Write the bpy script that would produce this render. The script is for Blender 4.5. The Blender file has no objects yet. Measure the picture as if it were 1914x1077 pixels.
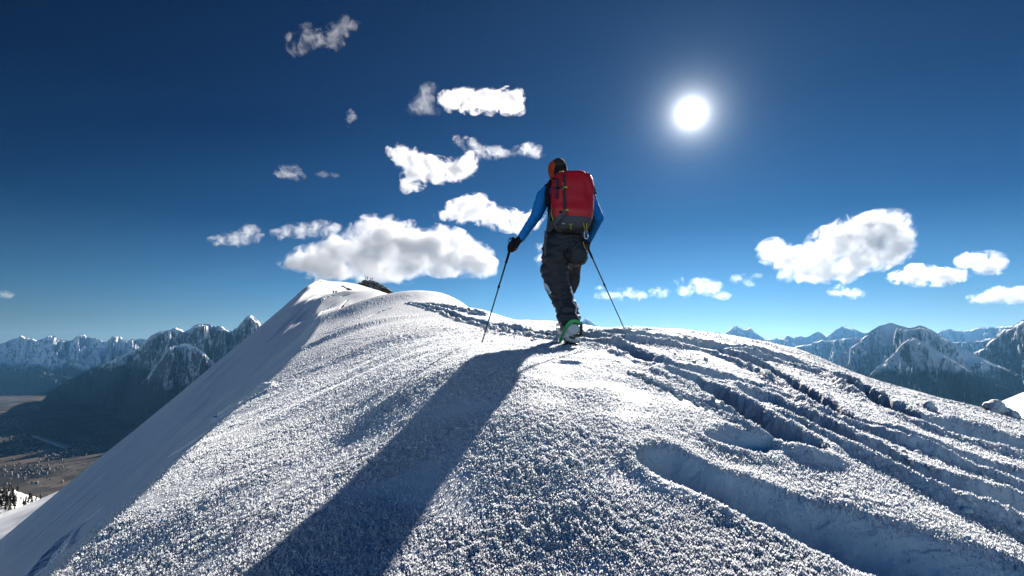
import bpy, math, random
import numpy as np
from mathutils import Vector, Matrix, Quaternion
R = math.radians
SC = bpy.context.scene
COL = SC.collection

# ------------------------------------------------------------------ camera
FPX, PW, PH = 1000.0, 1914.0, 1077.0          # focal length in photo pixels, photo size
HORIZON = 650.0
PITCH = math.atan((HORIZON - PH / 2) / FPX)
cam_d = bpy.data.cameras.new("camera")
cam = bpy.data.objects.new("camera", cam_d)
COL.objects.link(cam)
cam_d.sensor_width = 36.0
cam_d.lens = 36.0 * FPX / PW
cam_d.clip_start, cam_d.clip_end = 0.02, 200000.0
cam.location = (0, 0, 0)
cam.rotation_euler = (R(90) + PITCH, 0, 0)
SC.camera = cam
CP, SP = math.cos(PITCH), math.sin(PITCH)

def ray(px, py):
    """direction with forward component 1: (x/Y, 1, z/Y)"""
    cx, cu = px - PW / 2, PH / 2 - py
    up = cu * CP + FPX * SP
    fw = FPX * CP - cu * SP
    return cx / fw, up / fw

def P(px, py, Y):
    a, b = ray(px, py)
    return Vector((a * Y, Y, b * Y))

# ------------------------------------------------------------------ sun and sky
a, b = ray(1292, 212)
SUN_AZ = math.atan(a)
SUN_EL = math.atan(b / math.hypot(a, 1))
SDIR = Vector((math.sin(SUN_AZ) * math.cos(SUN_EL), math.cos(SUN_AZ) * math.cos(SUN_EL), math.sin(SUN_EL)))
sun_d = bpy.data.lights.new("sun", 'SUN')
sun_d.energy = 5.0
sun_d.angle = R(0.5)
sun_d.color = (1.0, 0.945, 0.87)
sun = bpy.data.objects.new("sun", sun_d)
COL.objects.link(sun)
sun.rotation_mode = 'QUATERNION'
LEL = SUN_EL + R(3.0)                       # a touch above the disc's centre: lamp raised so the grazing snow catches more sun
LDIR = Vector((math.sin(SUN_AZ) * math.cos(LEL), math.cos(SUN_AZ) * math.cos(LEL), math.sin(LEL)))
sun.rotation_quaternion = LDIR.to_track_quat('Z', 'Y')

world = bpy.data.worlds.new("World")
SC.world = world
world.use_nodes = True
wt = world.node_tree
wt.nodes.clear()

class NT:
    """tiny helper around a node tree"""
    def __init__(s, t): s.t = t
    def n(s, kind, **kw):
        nd = s.t.nodes.new(kind)
        for k, v in kw.items():
            if k in ('inp',):
                for i, val in v.items():
                    if isinstance(val, bpy.types.NodeSocket): s.t.links.new(val, nd.inputs[i])
                    else: nd.inputs[i].default_value = val
            else: setattr(nd, k, v)
        return nd
    def math(s, op, a, b=0.0, c=0.0, clamp=False):
        nd = s.n('ShaderNodeMath', operation=op, inp={0: a, 1: b, 2: c}); nd.use_clamp = clamp
        return nd.outputs[0]
    def vmath(s, op, a, b=(0, 0, 0), out=0):
        nd = s.n('ShaderNodeVectorMath', operation=op, inp={0: a, 1: b})
        return nd.outputs[out]
    def mix(s, f, a, b, blend='MIX'):
        nd = s.t.nodes.new('ShaderNodeMix'); nd.data_type = 'RGBA'; nd.blend_type = blend
        for i, v in ((0, f), (6, a), (7, b)):
            if isinstance(v, bpy.types.NodeSocket): s.t.links.new(v, nd.inputs[i])
            else: nd.inputs[i].default_value = v if i == 0 else tuple(v) + ((1.0,) if len(v) == 3 else ())
        return nd.outputs[2]
    def ramp(s, f, stops, interp='LINEAR'):
        nd = s.t.nodes.new('ShaderNodeValToRGB'); nd.color_ramp.interpolation = interp
        s.t.links.new(f, nd.inputs[0])
        e = nd.color_ramp.elements
        while len(e) < len(stops): e.new(0.5)
        for k, (p, c) in enumerate(stops):
            e[k].position = p
            e[k].color = (c, c, c, 1) if not hasattr(c, '__len__') else tuple(c) + ((1.0,) if len(c) == 3 else ())
        return nd.outputs[0]
    def noise(s, vec, scale, detail=4, rough=0.55, dist=0.0, out='Fac'):
        nd = s.n('ShaderNodeTexNoise')
        nd.inputs['Scale'].default_value = scale; nd.inputs['Detail'].default_value = detail
        nd.inputs['Roughness'].default_value = rough; nd.inputs['Distortion'].default_value = dist
        if vec is not None: s.t.links.new(vec, nd.inputs['Vector'])
        return nd.outputs[out]
    def link(s, a, b): s.t.links.new(a, b)

W = NT(wt)
sky = W.n('ShaderNodeTexSky', sky_type='NISHITA', sun_disc=False)
sky.sun_elevation = SUN_EL
sky.sun_rotation = SUN_AZ
sky.altitude = 2500
sky.air_density = 1.0
sky.dust_density = 0.25
sky.ozone_density = 3.0
tc = W.n('ShaderNodeTexCoord')
dirv = W.vmath('NORMALIZE', tc.outputs['Generated'])
sep = W.n('ShaderNodeSeparateXYZ'); W.link(dirv, sep.inputs[0])
# clear high-alpine air: a deeper, more saturated blue overhead
elev = W.math('MAXIMUM', sep.outputs[2], 0.0)
deep = W.ramp(elev, [(0.0, (0.25, 0.27, 0.29)), (0.10, (0.115, 0.215, 0.275)), (0.22, (0.023, 0.095, 0.160)), (0.40, (0.003, 0.042, 0.100)), (0.62, (0.001, 0.025, 0.075)), (1.0, (0.001, 0.025, 0.075))])
skyc = W.mix(1.0, sky.outputs[0], deep, 'MULTIPLY')
# sky behind the camera is boosted: added fill light for the shaded snow
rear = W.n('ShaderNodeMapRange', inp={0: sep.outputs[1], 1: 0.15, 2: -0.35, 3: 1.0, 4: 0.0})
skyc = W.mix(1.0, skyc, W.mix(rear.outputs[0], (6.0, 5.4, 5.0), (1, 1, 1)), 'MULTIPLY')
# brighter on the sun's side of the sky
cs_ = W.vmath('DOT_PRODUCT', dirv, tuple(SDIR), out=1)
side = W.n('ShaderNodeMapRange', inp={0: cs_, 1: 0.35, 2: 1.0, 3: 0.72, 4: 1.35})
skyc = W.mix(1.0, skyc, W.n('ShaderNodeCombineColor', inp={0: side.outputs[0], 1: side.outputs[0], 2: side.outputs[0]}).outputs[0], 'MULTIPLY')
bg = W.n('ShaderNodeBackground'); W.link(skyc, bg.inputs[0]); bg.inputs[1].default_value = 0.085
# the sun itself and the bright air right round it
cosa = W.vmath('DOT_PRODUCT', dirv, tuple(SDIR), out=1)
ang = W.math('ARCCOSINE', W.math('MINIMUM', cosa, 1.0))            # radians from the sun
disc = W.math('MULTIPLY', W.math('LESS_THAN', ang, 0.016), 60.0)
aur = W.math('POWER', W.math('DIVIDE', 0.030, W.math('ADD', ang, 0.010)), 2.6)
glow = W.math('ADD', disc, W.math('MULTIPLY', aur, 0.8))
gcol = W.n('ShaderNodeBackground'); W.link(W.ramp(W.math('MULTIPLY', ang, 4.0), [(0.0, (1.0, 0.97, 0.93)), (0.3, (0.72, 0.88, 1.0)), (1.0, (0.35, 0.68, 1.0))]), gcol.inputs[0])
W.link(glow, gcol.inputs[1])
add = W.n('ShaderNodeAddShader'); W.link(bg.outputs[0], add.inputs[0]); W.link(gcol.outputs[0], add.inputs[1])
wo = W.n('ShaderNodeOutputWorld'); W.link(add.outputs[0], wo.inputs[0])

SC.view_settings.view_transform = 'Standard'
SC.view_settings.look = 'None'
SC.view_settings.gamma = 1.0
SC.view_settings.exposure = 1.14
SC.render.engine = 'CYCLES'
SC.cycles.max_bounces = 10
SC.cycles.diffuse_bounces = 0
SC.cycles.volume_bounces = 8
SC.cycles.transparent_max_bounces = 12
SC.cycles.sample_clamp_indirect = 8.0
SC.cycles.use_denoising = True

# ------------------------------------------------------------------ numpy noise
def _h(ix, iy, seed):
    h = (ix.astype(np.int64) * 374761393 + iy.astype(np.int64) * 668265263 + seed * 1274126177) & 0xFFFFFFFF
    h = ((h ^ (h >> 13)) * 1274126177) & 0xFFFFFFFF
    h = ((h ^ (h >> 16)) * 2246822519) & 0xFFFFFFFF
    return (h ^ (h >> 15)) & 0xFFFFFFFF

def h01(ix, iy, seed): return _h(ix, iy, seed).astype(np.float32) / 4294967295.0

def perlin(x, y, seed=0):
    x0, y0 = np.floor(x), np.floor(y)
    fx, fy = (x - x0).astype(np.float32), (y - y0).astype(np.float32)
    ix, iy = x0.astype(np.int64), y0.astype(np.int64)
    u, v = fx * fx * fx * (fx * (fx * 6 - 15) + 10), fy * fy * fy * (fy * (fy * 6 - 15) + 10)
    def g(a, b, dx, dy):
        t = h01(a, b, seed) * 6.2831853
        return np.cos(t) * dx + np.sin(t) * dy
    n00, n10 = g(ix, iy, fx, fy), g(ix + 1, iy, fx - 1, fy)
    n01, n11 = g(ix, iy + 1, fx, fy - 1), g(ix + 1, iy + 1, fx - 1, fy - 1)
    a_ = n00 + u * (n10 - n00); b_ = n01 + u * (n11 - n01)
    return (a_ + v * (b_ - a_)) * 1.5

def fbm(x, y, oct=4, seed=0, gain=0.5, lac=2.03):
    s = np.zeros(np.shape(x), np.float32); am = 1.0
    for o in range(oct):
        s += am * perlin(x * lac ** o + 17.3 * o, y * lac ** o - 9.1 * o, seed + o); am *= gain
    return s

def ridged(x, y, oct=5, seed=0, gain=0.5, lac=2.1):
    s = np.zeros(np.shape(x), np.float32); am = 1.0; w = 1.0
    for o in range(oct):
        n = 1 - np.abs(perlin(x * lac ** o + 31.7 * o, y * lac ** o + 11.9 * o, seed + o))
        n = n * n * w; w = np.clip(n * 1.6, 0, 1)
        s += am * n; am *= gain
    return s

def cells(x, y, seed=0, jitter=1.0):
    """nearest cell point: distance and that cell's random value"""
    ix, iy = np.floor(x).astype(np.int64), np.floor(y).astype(np.int64)
    best = np.full(x.shape, 9.0, np.float32); rid = np.zeros(x.shape, np.float32)
    for dx in (-1, 0, 1):
        for dy in (-1, 0, 1):
            cx, cy = ix + dx, iy + dy
            ox = cx + 0.5 + jitter * (h01(cx, cy, seed) - 0.5) - x
            oy = cy + 0.5 + jitter * (h01(cx, cy, seed + 7) - 0.5) - y
            d = np.sqrt(ox * ox + oy * oy).astype(np.float32)
            m = d < best
            best = np.where(m, d, best); rid = np.where(m, h01(cx, cy, seed + 13), rid)
    return best, rid

def sstep(a, b, x):
    t = np.clip((x - a) / (b - a), 0, 1)
    return t * t * (3 - 2 * t)

# ------------------------------------------------------------------ scene helpers
def tag(o, label=None, cat=None, group=None, kind=None):
    if label: o['label'] = label
    if cat: o['category'] = cat
    if group: o['group'] = group
    if kind: o['kind'] = kind
    return o

def grid_mesh(name, X, Y, Z, mat, smooth=True):
    h, w = X.shape
    co = np.stack([X, Y, Z], -1).reshape(-1, 3).astype(np.float32)
    i = np.arange(h * w).reshape(h, w)
    q = np.stack([i[:-1, :-1], i[:-1, 1:], i[1:, 1:], i[1:, :-1]], -1).reshape(-1, 4).astype(np.int32)
    me = bpy.data.meshes.new(name)
    me.vertices.add(len(co)); me.vertices.foreach_set('co', co.ravel())
    me.loops.add(q.size); me.loops.foreach_set('vertex_index', q.ravel())
    me.polygons.add(len(q))
    me.polygons.foreach_set('loop_start', np.arange(0, q.size, 4, dtype=np.int32))
    me.polygons.foreach_set('use_smooth', np.full(len(q), smooth, bool))
    me.update(calc_edges=True)
    me.materials.append(mat)
    o = bpy.data.objects.new(name, me); COL.objects.link(o)
    return o

def raw_mesh(name, V, F, mat=None, smooth=False, parent=None):
    me = bpy.data.meshes.new(name)
    me.from_pydata([tuple(v) for v in V], [], [tuple(int(k) for k in f) for f in F])
    me.polygons.foreach_set('use_smooth', [smooth] * len(me.polygons))
    me.update()
    if mat: me.materials.append(mat)
    o = bpy.data.objects.new(name, me); COL.objects.link(o)
    if parent: o.parent = parent
    return o

def material(name, rgb=(.8, .8, .8), rough=0.6, **kw):
    m = bpy.data.materials.new(name); m.use_nodes = True
    b_ = m.node_tree.nodes['Principled BSDF']
    b_.inputs['Base Color'].default_value = tuple(rgb) + (1,)
    b_.inputs['Roughness'].default_value = rough
    for k, v in kw.items():
        b_.inputs[k.replace('_', ' ')].default_value = v
    return m, NT(m.node_tree), b_
# ------------------------------------------------------------------ the snow ridge
# measured spots on the snow: (photo x, photo y, metres ahead); the surface between them is a smooth spline
TOP = [
 # foreground, centre
 (1060,1077,1.80),(1060,960,2.07),(1060,850,2.44),(1060,760,2.93),(1060,680,3.9),(1062,645,5.3),
 (528,1077,1.80),(675,960,2.12),(780,850,2.56),(850,760,2.96),(913,690,3.44),(980,660,4.3),
 (300,1077,2.10),(740,725,3.6),(830,662,4.35),(897,641,5.0),(642,815,3.14),(491,920,2.60),
 (150,1077,2.35),(60,1068,2.5),(0,1085,2.55),
 # left dome
 (350,842,4.0),(240,915,3.2),(140,990,2.75),(500,745,6.0),(430,800,4.8),(575,655,12),(560,750,4.9),(640,700,5.8),(600,600,30),
 (650,640,9.5),(720,650,7.0),(800,620,8),(700,600,15),(760,590,16),(650,573,60),(700,575,38),
 (590,528,188),(640,533,215),(665,530,262),(700,541,265),(684,537,262),(725,549,262),(640,555,150),(625,564,105),(624,552,168),(612,549,168),(690,562,105),(690,549,150),
 # left silhouettes and the trail saddle
 (1040,601,10.5),(1000,600,11),(940,598,12.5),(900,579,17),(850,565,24),(780,561,36),(730,549,75),(745,556,50),
 (1060,625,7.2),(1000,620,7.4),(930,615,8.5),(860,595,12.5),
 # right of the climber
 (1170,613,6.7),(1170,616,8.5),(1260,616,8.4),(1350,625,8.6),(1420,638,8.2),(1500,655,8.0),(1560,683,7.6),(1600,700,7.3),(1680,722,7.0),(1750,742,6.8),(1830,762,6.6),(1914,785,6.4),(2050,830,6.2),
 (1160,640,5.6),(1250,670,4.9),(1300,700,4.3),(1350,760,3.4),(1400,720,4.5),(1500,760,4.0),(1600,800,3.7),(1700,850,3.2),(1800,850,3.7),(1900,870,3.8),
 (1200,900,2.30),(1300,850,2.58),(1300,960,2.14),(1300,1077,1.80),(1500,850,2.8),(1500,950,2.3),(1500,1077,1.80),(1700,950,2.45),(1700,1077,1.9),(1900,980,2.55),(1914,1077,2.1),(2050,1077,2.3),
 # behind the skyline the ground falls away
 (1170,650,14),(1350,675,14),(1500,720,13),(1700,800,12),(1914,880,11),(1040,640,18),(950,640,25),(870,620,40),(780,600,75),(740,580,120),(1914,1000,30),(1500,850,40),(1200,720,50),(950,680,70),(700,560,340),(590,560,330),(800,640,200),(1000,760,250),(1400,900,250),
 # open side left of the lip (the steep face cuts it off)
 (545,590,50),(560,528,150),(575,522,185),(575,583,60),(520,585,60),(470,610,40),(300,720,14),(100,880,8),(0,960,5),(-200,1060,4),(400,560,190),(450,690,15),
 # under and beside the camera
 (957,1700,0.85),(400,1700,0.85),(1600,1700,0.85),(-300,1300,1.6),(2200,1300,1.4),
]
def _uvt(px, py, Y):
    a_, b_ = ray(px, py)
    r = Y * math.hypot(a_, 1)
    return math.atan(a_), math.log(r), b_ / math.hypot(a_, 1)
_ctl = np.array([_uvt(*p) for p in TOP])
USC = 2.2
def _phi(d2): return 0.5 * d2 * np.log(d2 + 1e-9)
_cu, _cv = _ctl[:, 0] * USC, _ctl[:, 1]
_A = _phi((_cu[:, None] - _cu) ** 2 + (_cv[:, None] - _cv) ** 2) + 0.0025 * np.eye(len(_cu))
_Pm = np.stack([np.ones_like(_cu), _cu, _cv], 1)
_M = np.block([[_A, _Pm], [_Pm.T, np.zeros((3, 3))]])
_wts = np.linalg.solve(_M, np.concatenate([_ctl[:, 2], np.zeros(3)]))

def top_t(u, v):
    u = np.asarray(u, np.float32) * USC; v = np.asarray(v, np.float32)
    s = (_wts[-3] + _wts[-2] * u + _wts[-1] * v).astype(np.float32)
    for k in range(len(_cu)):
        d2 = (u - np.float32(_cu[k])) ** 2 + (v - np.float32(_cv[k])) ** 2
        s += np.float32(0.5 * _wts[k]) * d2 * np.log(d2 + 1e-9)
    return s

_rca = np.radians([-100, -60, -42.5, -30.6, -24.6, -21.6, -20.3, -12, 100]); _rcv = np.log([24, 29, 36, 88, 138, 172, 190, 230, 230])
_cca = np.array([.14, .137, .133, .123, .121, .120, .112, .05, .05])
_ug = np.linspace(R(-115), R(115), 2301)
_rg = np.interp(_ug, _rca, _rcv)
_kr = np.hanning(31); _rg = np.convolve(np.pad(_rg, 15, mode='edge'), _kr / _kr.sum(), mode='valid')
_cg = np.interp(_ug, _rca, _cca)
def face_t(u, v):
    r = np.exp(v); rc = np.exp(np.interp(u, _ug, _rg))
    q = r / rc
    return 0.857 * np.sin(u) + 0.442 * np.cos(u) - np.interp(u, _ug, _cg) * (1 - q) ** 2 / np.maximum(q, 1)

def smin(a_, b_, k):
    h_ = np.clip(0.5 + 0.5 * (b_ - a_) / k, 0, 1)
    return b_ + (a_ - b_) * h_ - k * h_ * (1 - h_)

def base_t(u, v):
    return smin(top_t(u, v), face_t(u, v), 0.012)

_vv = np.linspace(math.log(0.9), math.log(330), 900)
def on_snow(px, py):
    """where the photo's pixel meets the smooth snow"""
    a_, b_ = ray(px, py); u = math.atan(a_); t = b_ / math.hypot(a_, 1)
    tt = base_t(np.full_like(_vv, u), _vv)
    k = np.argmax(tt >= t)
    if tt[k] < t: k = int(np.argmax(tt))
    v = _vv[k]
    if k > 0 and tt[k] > t: v = _vv[k - 1] + (_vv[k] - _vv[k - 1]) * (t - tt[k - 1]) / (tt[k] - tt[k - 1])
    r = math.exp(v)
    return np.array([r * math.sin(u), r * math.cos(u)]), r

# ski tracks, trenches and holes: [(px, py, half width px)], depth m, rim m, start taper, lumpiness
GROOVES = [
 ([(1250,866,8),(1290,884,20),(1345,910,31),(1450,955,48),(1600,1010,64),(1780,1072,78),(1950,1132,92)], .38, .014, 1, .5),
 ([(1345,822,16),(1385,824,26),(1425,828,16)], .12, .012, 0, .5),
 ([(1278,706,8),(1330,730,15),(1390,768,20),(1440,800,22),(1490,828,14)], .24, .035, 1, 1),
 ([(1088,641,5),(1130,645,7),(1170,655,10),(1215,677,12),(1290,697,12),(1360,712,11),(1430,730,10)], .17, .035, 0, 1),
 ([(1100,628,4),(1180,633,6),(1260,642,8),(1330,655,10),(1400,682,12),(1465,712,13),(1515,744,14),(1560,774,16),(1640,806,18),(1720,834,20),(1800,862,22),(1914,900,24),(2000,930,26)], .30, .05, 0, 1),
 ([(1330,650,5),(1420,664,8),(1500,686,10),(1565,710,13),(1630,744,16),(1690,776,20),(1760,800,24),(1850,824,28),(1960,854,30)], .34, .055, 0, 1),
 ([(1420,748,7),(1480,776,9),(1540,806,12),(1600,834,15),(1660,860,17),(1760,905,21),(1860,945,24),(1980,990,26)], .30, .045, 1, 1),
 ([(1180,700,3),(1250,728,4),(1320,757,5),(1400,800,5)], .04, .015, 1, 1),
 ([(1041,678,8),(1060,678,13),(1078,678,8)], .06, .004, 0, .2),
 ([(1044,634,5),(1000,629,5),(960,620,6),(920,611,7),(880,602,8),(850,592,6),(820,580,5),(790,571,4),(765,566,3)], .20, .05, 0, 1),
 ([(900,590,3),(860,580,3),(830,573,2.5),(800,567,2)], .26, .08, 0, 1),
 ([(478,742,1),(450,752,2),(420,770,2),(400,778,1)], .05, .04, 0, .4),
 ([(388,808,1),(360,826,2),(335,842,2),(318,852,1)], .04, .03, 0, .4),
 ([(175,965,2),(140,990,6),(105,1025,8),(75,1070,9)], .05, .03, 1, .3),
 ([(672,598,1),(690,590,2.5),(710,582,3),(730,576,1.5)], -.010, .0, 1, .2),
 ([(620,616,1),(645,607,2.5),(672,594,1)], -.011, .0, 1, .2),
 ([(604,624,1),(640,614,3),(674,604,1)], -.010, .0, 1, .2),
 ([(631,556,.8),(645,553,1.6),(658,551,.8)], -.008, .0, 1, .2),
 ([(633,582,1),(640,572,1.6),(650,561,1)], -.009, .0, 0, .3),
 ([(618,645,.8),(660,636,1.2),(710,628,.8)], -.004, .0, 1, .2),
 ([(596,586,1),(612,578,2),(630,572,1)], -.010, .0, 1, .2),
 ([(600,562,1),(614,556,2),(626,553,1)], -.008, .0, 1, .2),
 ([(600,604,1),(622,596,2.5),(640,590,1)], -.010, .0, 1, .2),
 ([(1150,616,1.5),(1200,617,1.8),(1240,618,1.4)], .05, .01, 0, 1),
]
def carve(X, Y, Z, RR):
    DD, RM = np.zeros(Z.shape, np.float32), np.zeros(Z.shape, np.float32)
    for gi, (pts, dep, rim, taper, lump) in enumerate(GROOVES):
        q = []
        for px, py, hw in pts:
            p_, r_ = on_snow(px, py)
            q.append((p_[0], p_[1], max(hw * 1.6 / FPX * r_, 0.14 if r_ < 14 and dep > .045 and hw < 60 and len(pts) > 3 else 0)))
        q = np.array(q)
        if dep < 0: dep = -dep * float(np.median(np.hypot(q[:, 0], q[:, 1])))
        # smooth the polyline (Catmull-Rom)
        if len(q) > 3:
            out = []
            for i in range(len(q) - 1):
                p0, p1, p2, p3 = q[max(i - 1, 0)], q[i], q[i + 1], q[min(i + 2, len(q) - 1)]
                for t in (0, .34, .67):
                    out.append(0.5 * ((2 * p1) + (-p0 + p2) * t + (2 * p0 - 5 * p1 + 4 * p2 - p3) * t * t + (-p0 + 3 * p1 - 3 * p2 + p3) * t ** 3))
            out.append(q[-1]); q = np.array(out)
        wmax = q[:, 2].max() * 4
        m = (X > q[:, 0].min() - wmax) & (X < q[:, 0].max() + wmax) & (Y > q[:, 1].min() - wmax) & (Y < q[:, 1].max() + wmax)
        if not m.any(): continue
        x, y = X[m].astype(np.float64), Y[m].astype(np.float64)
        sc = float(np.median(q[:, 2]))
        wob = 0.16 * sc * lump
        x = x + wob * fbm(x / sc / 1.6, y / sc / 1.6, 3, 50 + gi); y = y + wob * fbm(x / sc / 1.6, y / sc / 1.6, 3, 60 + gi)
        bd = np.full(x.shape, 1e9); bw = np.ones_like(bd); bs = np.zeros_like(bd); br = np.zeros_like(bd); L = 0
        for i in range(len(q) - 1):
            ax, ay, aw = q[i]; bx, by, bw_ = q[i + 1]
            dx, dy = bx - ax, by - ay; l2 = dx * dx + dy * dy + 1e-12
            t = np.clip(((x - ax) * dx + (y - ay) * dy) / l2, 0, 1)
            d = np.hypot(x - ax - t * dx, y - ay - t * dy); w = aw + (bw_ - aw) * t
            k = d / w < bd
            bd = np.where(k, d / w, bd); bw = np.where(k, w, bw); bs = np.where(k, L + t * math.sqrt(l2), bs); br = np.where(k, np.hypot(ax + t * dx, ay + t * dy), br)
            L += math.sqrt(l2)
        sg = np.where(np.hypot(X[m], Y[m]) > br, 1.0, -1.0) * bd      # + on the far bank, - on the near one
        prof = sstep(-1.12, -0.72, sg) * (1 - sstep(-0.35, 1.12, sg)) * 1.12
        tap = sstep(0, 0.18 * L, bs) if taper else 1.0
        n1 = fbm(x / (.15 + 3 * sc), y / (.15 + 3 * sc), 3, 80 + gi)
        n2 = np.abs(perlin(x / (.07 + .4 * sc), y / (.07 + .4 * sc), 90 + gi)) + .5 * np.abs(perlin(x / (.03 + .2 * sc), y / (.03 + .2 * sc), 95 + gi))
        rr = np.exp(-((bd - 1.25) / 0.38) ** 2) * np.clip(0.8 + 0.6 * n1 * lump, 0, 2)
        DD[m] = np.maximum(DD[m], dep * prof * (0.5 + 0.5 * tap) * (1 + 0.18 * n1))
        RM[m] = np.maximum(RM[m], (rim + lump * n2 * min(.024, .010 + .3 * rim)) * rr)
    Z = Z + RM * (1 - sstep(0.01, 0.06, DD)) - DD
    return Z

# low drifts on the open dome: (photo x, y of the crest, direction, half length m, half width m, height m)
MOUNDS = [(on_snow(px, py)[0], R(an), la, lb, hh) for px, py, an, la, lb, hh in [
 (790,712,35,.60,.16,.018), (745,662,30,.9,.28,.035), (650,622,25,2.2,.5,.14), (690,575,25,5,1.6,.4), (430,915,50,.6,.18,.028),
 (620,735,35,.9,.25,.03), (730,640,20,1.5,.35,.06)]]

def snow_height(u, v, detail=True):
    r = np.exp(v)
    X, Y = (r * np.sin(u)).astype(np.float64), (r * np.cos(u)).astype(np.float64)
    tt, ft = top_t(u, v), face_t(u, v)
    ca, sa = math.cos(R(62)), math.sin(R(62))
    A_, B_ = X * ca + Y * sa, -X * sa + Y * ca
    far = sstep(math.log(9), math.log(30), v)
    q = v - np.interp(u, _ug, _rg)                                   # 0 where the steep face turns out of sight
    # wind-carved streaks: long, low ripples that follow the face down to the left
    wq = q + 0.10 * fbm(u * 9, q * 2, 2, 40)
    st = fbm(wq / 0.55, u / 0.22, 3, 5) + 0.6 * fbm(wq / 0.14, u / 0.10, 3, 6)
    s2 = np.clip(fbm(wq / 0.20 + 4, u / 0.13, 3, 8) - 0.05, 0, 1)
    onf0 = sstep(-0.012, 0.012, tt - ft)
    lipz = np.exp(-((tt - ft) / 0.035) ** 2)
    t = smin(tt + far * lipz * 0.004 * st, ft + 0.0013 * st + 0.0007 * fbm(wq / 0.05, u / 0.09, 3, 15) + far * lipz * (0.0010 + 0.0045 * sstep(3.2, 4.2, v)) * st, 0.006)
    summit = sstep(math.log(16), math.log(50), v) * sstep(-0.20, -0.02, tt - ft) * (1 - onf0)
    t = t + summit * 0.0042 * s2 + (1 - onf0) * far * 0.0012 * st
    onface = sstep(-0.012, 0.012, tt - ft)
    Z = t * r
    near = 1 - far
    Z += near * (1 - onface) * (0.009 * fbm(A_ / 1.6, B_ / 0.55, 3, 21) + 0.003 * fbm(A_ / .5, B_ / 0.16, 3, 22))
    for (mx, my, la, lb, hh) in MOUNDS:
        dx, dy = X - mx[0], Y - mx[1]
        aa, bb = dx * math.cos(my) + dy * math.sin(my), -dx * math.sin(my) + dy * math.cos(my)
        Z += hh * np.exp(-(aa / la) ** 2 - (bb / lb) ** 2)
    return X, Y, Z, onface

def rings(vals):
    out = []
    for v0, v1, n in vals: out.append(np.linspace(v0, v1, n, endpoint=False))
    return np.concatenate(out + [[vals[-1][1]]])

QUAL = 1.0
ln = math.log
_u = rings([(R(-105), R(-60), 60), (R(-60), R(-45), 120), (R(-45), R(45), int(1500 * QUAL)), (R(45), R(60), 120), (R(60), R(105), 60)])
_v = rings([(ln(.25), ln(1.3), 60), (ln(1.3), ln(4.2), int(620 * QUAL)), (ln(4.2), ln(12), int(360 * QUAL)), (ln(12), ln(60), 240), (ln(60), ln(420), 260)])
U, V = np.meshgrid(_u, _v)
U = U.astype(np.float32); V = V.astype(np.float32)
X, Y, Z, ONF = snow_height(U, V)
RR = np.exp(V)
Z0 = Z
Z = carve(X, Y, Z, RR)
DISTURB = np.clip(np.abs(Z - Z0) / 0.02, 0, 1)
# hoar frost: little upright crystals that stand thickest on the untouched dome
fr = (1 - 0.75 * ONF) * (1 - sstep(ln(7), ln(30), V))
inside = np.clip((Z0 - Z) / 0.03, 0, 1)                     # trench floors are smooth
fr = fr * (1 - 0.8 * inside)
patch = np.clip(0.80 + 0.9 * fbm(X / 0.6, Y / 0.35, 3, 70), .15, 1.5)
d1, r1 = cells(X / 0.011, Y / 0.011, 3)
d2, r2 = cells(X / 0.0055, Y / 0.0055, 4)
hf = 0.0055 * np.clip(1 - d1 * 1.2, 0, 1) * r1 ** 1.5 + 0.0055 * np.clip(1 - d2 * 1.2, 0, 1) * r2 + 0.005 * fbm(X / 0.04, Y / 0.04, 3, 71)
d3, r3 = cells(X / 0.030, Y / 0.030, 5)
fr2 = (1 - 0.9 * ONF) * sstep(ln(3.5), ln(7), V) * (1 - sstep(ln(25), ln(45), V)) * (1 - .8 * np.clip((Z0 - Z) / .03, 0, 1))
Z = Z + fr2 * patch * 0.014 * np.clip(1 - d3 * 1.2, 0, 1) * r3
Z = Z + fr * patch * hf
Z = Z + DISTURB * (1 - inside * .8) * 0.007 * np.abs(fbm(X / 0.06, Y / 0.06, 3, 72)) * (V < ln(20))
Z = Z + inside * 0.012 * fbm(X / 0.30, Y / 0.05, 3, 73) * (V < ln(12))
def snow_material():
    m, N, b_ = material('snow', (0.87, 0.885, 0.90), 0.55)
    b_.inputs['Specular IOR Level'].default_value = 0.12
    geo = N.n('ShaderNodeNewGeometry')
    pos = geo.outputs['Position']
    n1 = N.noise(pos, 260.0, 2, 0.6)
    n2 = N.noise(pos, 1.7, 5, 0.6)
    bmp = N.n('ShaderNodeBump'); bmp.inputs['Strength'].default_value = 0.35; bmp.inputs['Distance'].default_value = 0.004
    N.link(n1, bmp.inputs['Height'])
    N.link(bmp.outputs[0], b_.inputs['Normal'])
    rgh = N.ramp(n1, [(0.45, 0.5), (0.62, 0.85)])
    N.link(rgh, b_.inputs['Roughness'])
    tr = N.n('ShaderNodeBsdfTranslucent'); tr.inputs[0].default_value = (0.80, 0.88, 0.95, 1)
    mx = N.n('ShaderNodeMixShader'); mx.inputs[0].default_value = 0.01
    out = m.node_tree.nodes['Material Output']
    N.link(b_.outputs[0], mx.inputs[1]); N.link(tr.outputs[0], mx.inputs[2]); N.link(mx.outputs[0], out.inputs[0])
    return m
M_SNOW = snow_material()
snow = grid_mesh('snow_ridge', X, Y, Z, M_SNOW, smooth=False)
tag(snow, kind='structure')

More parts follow.
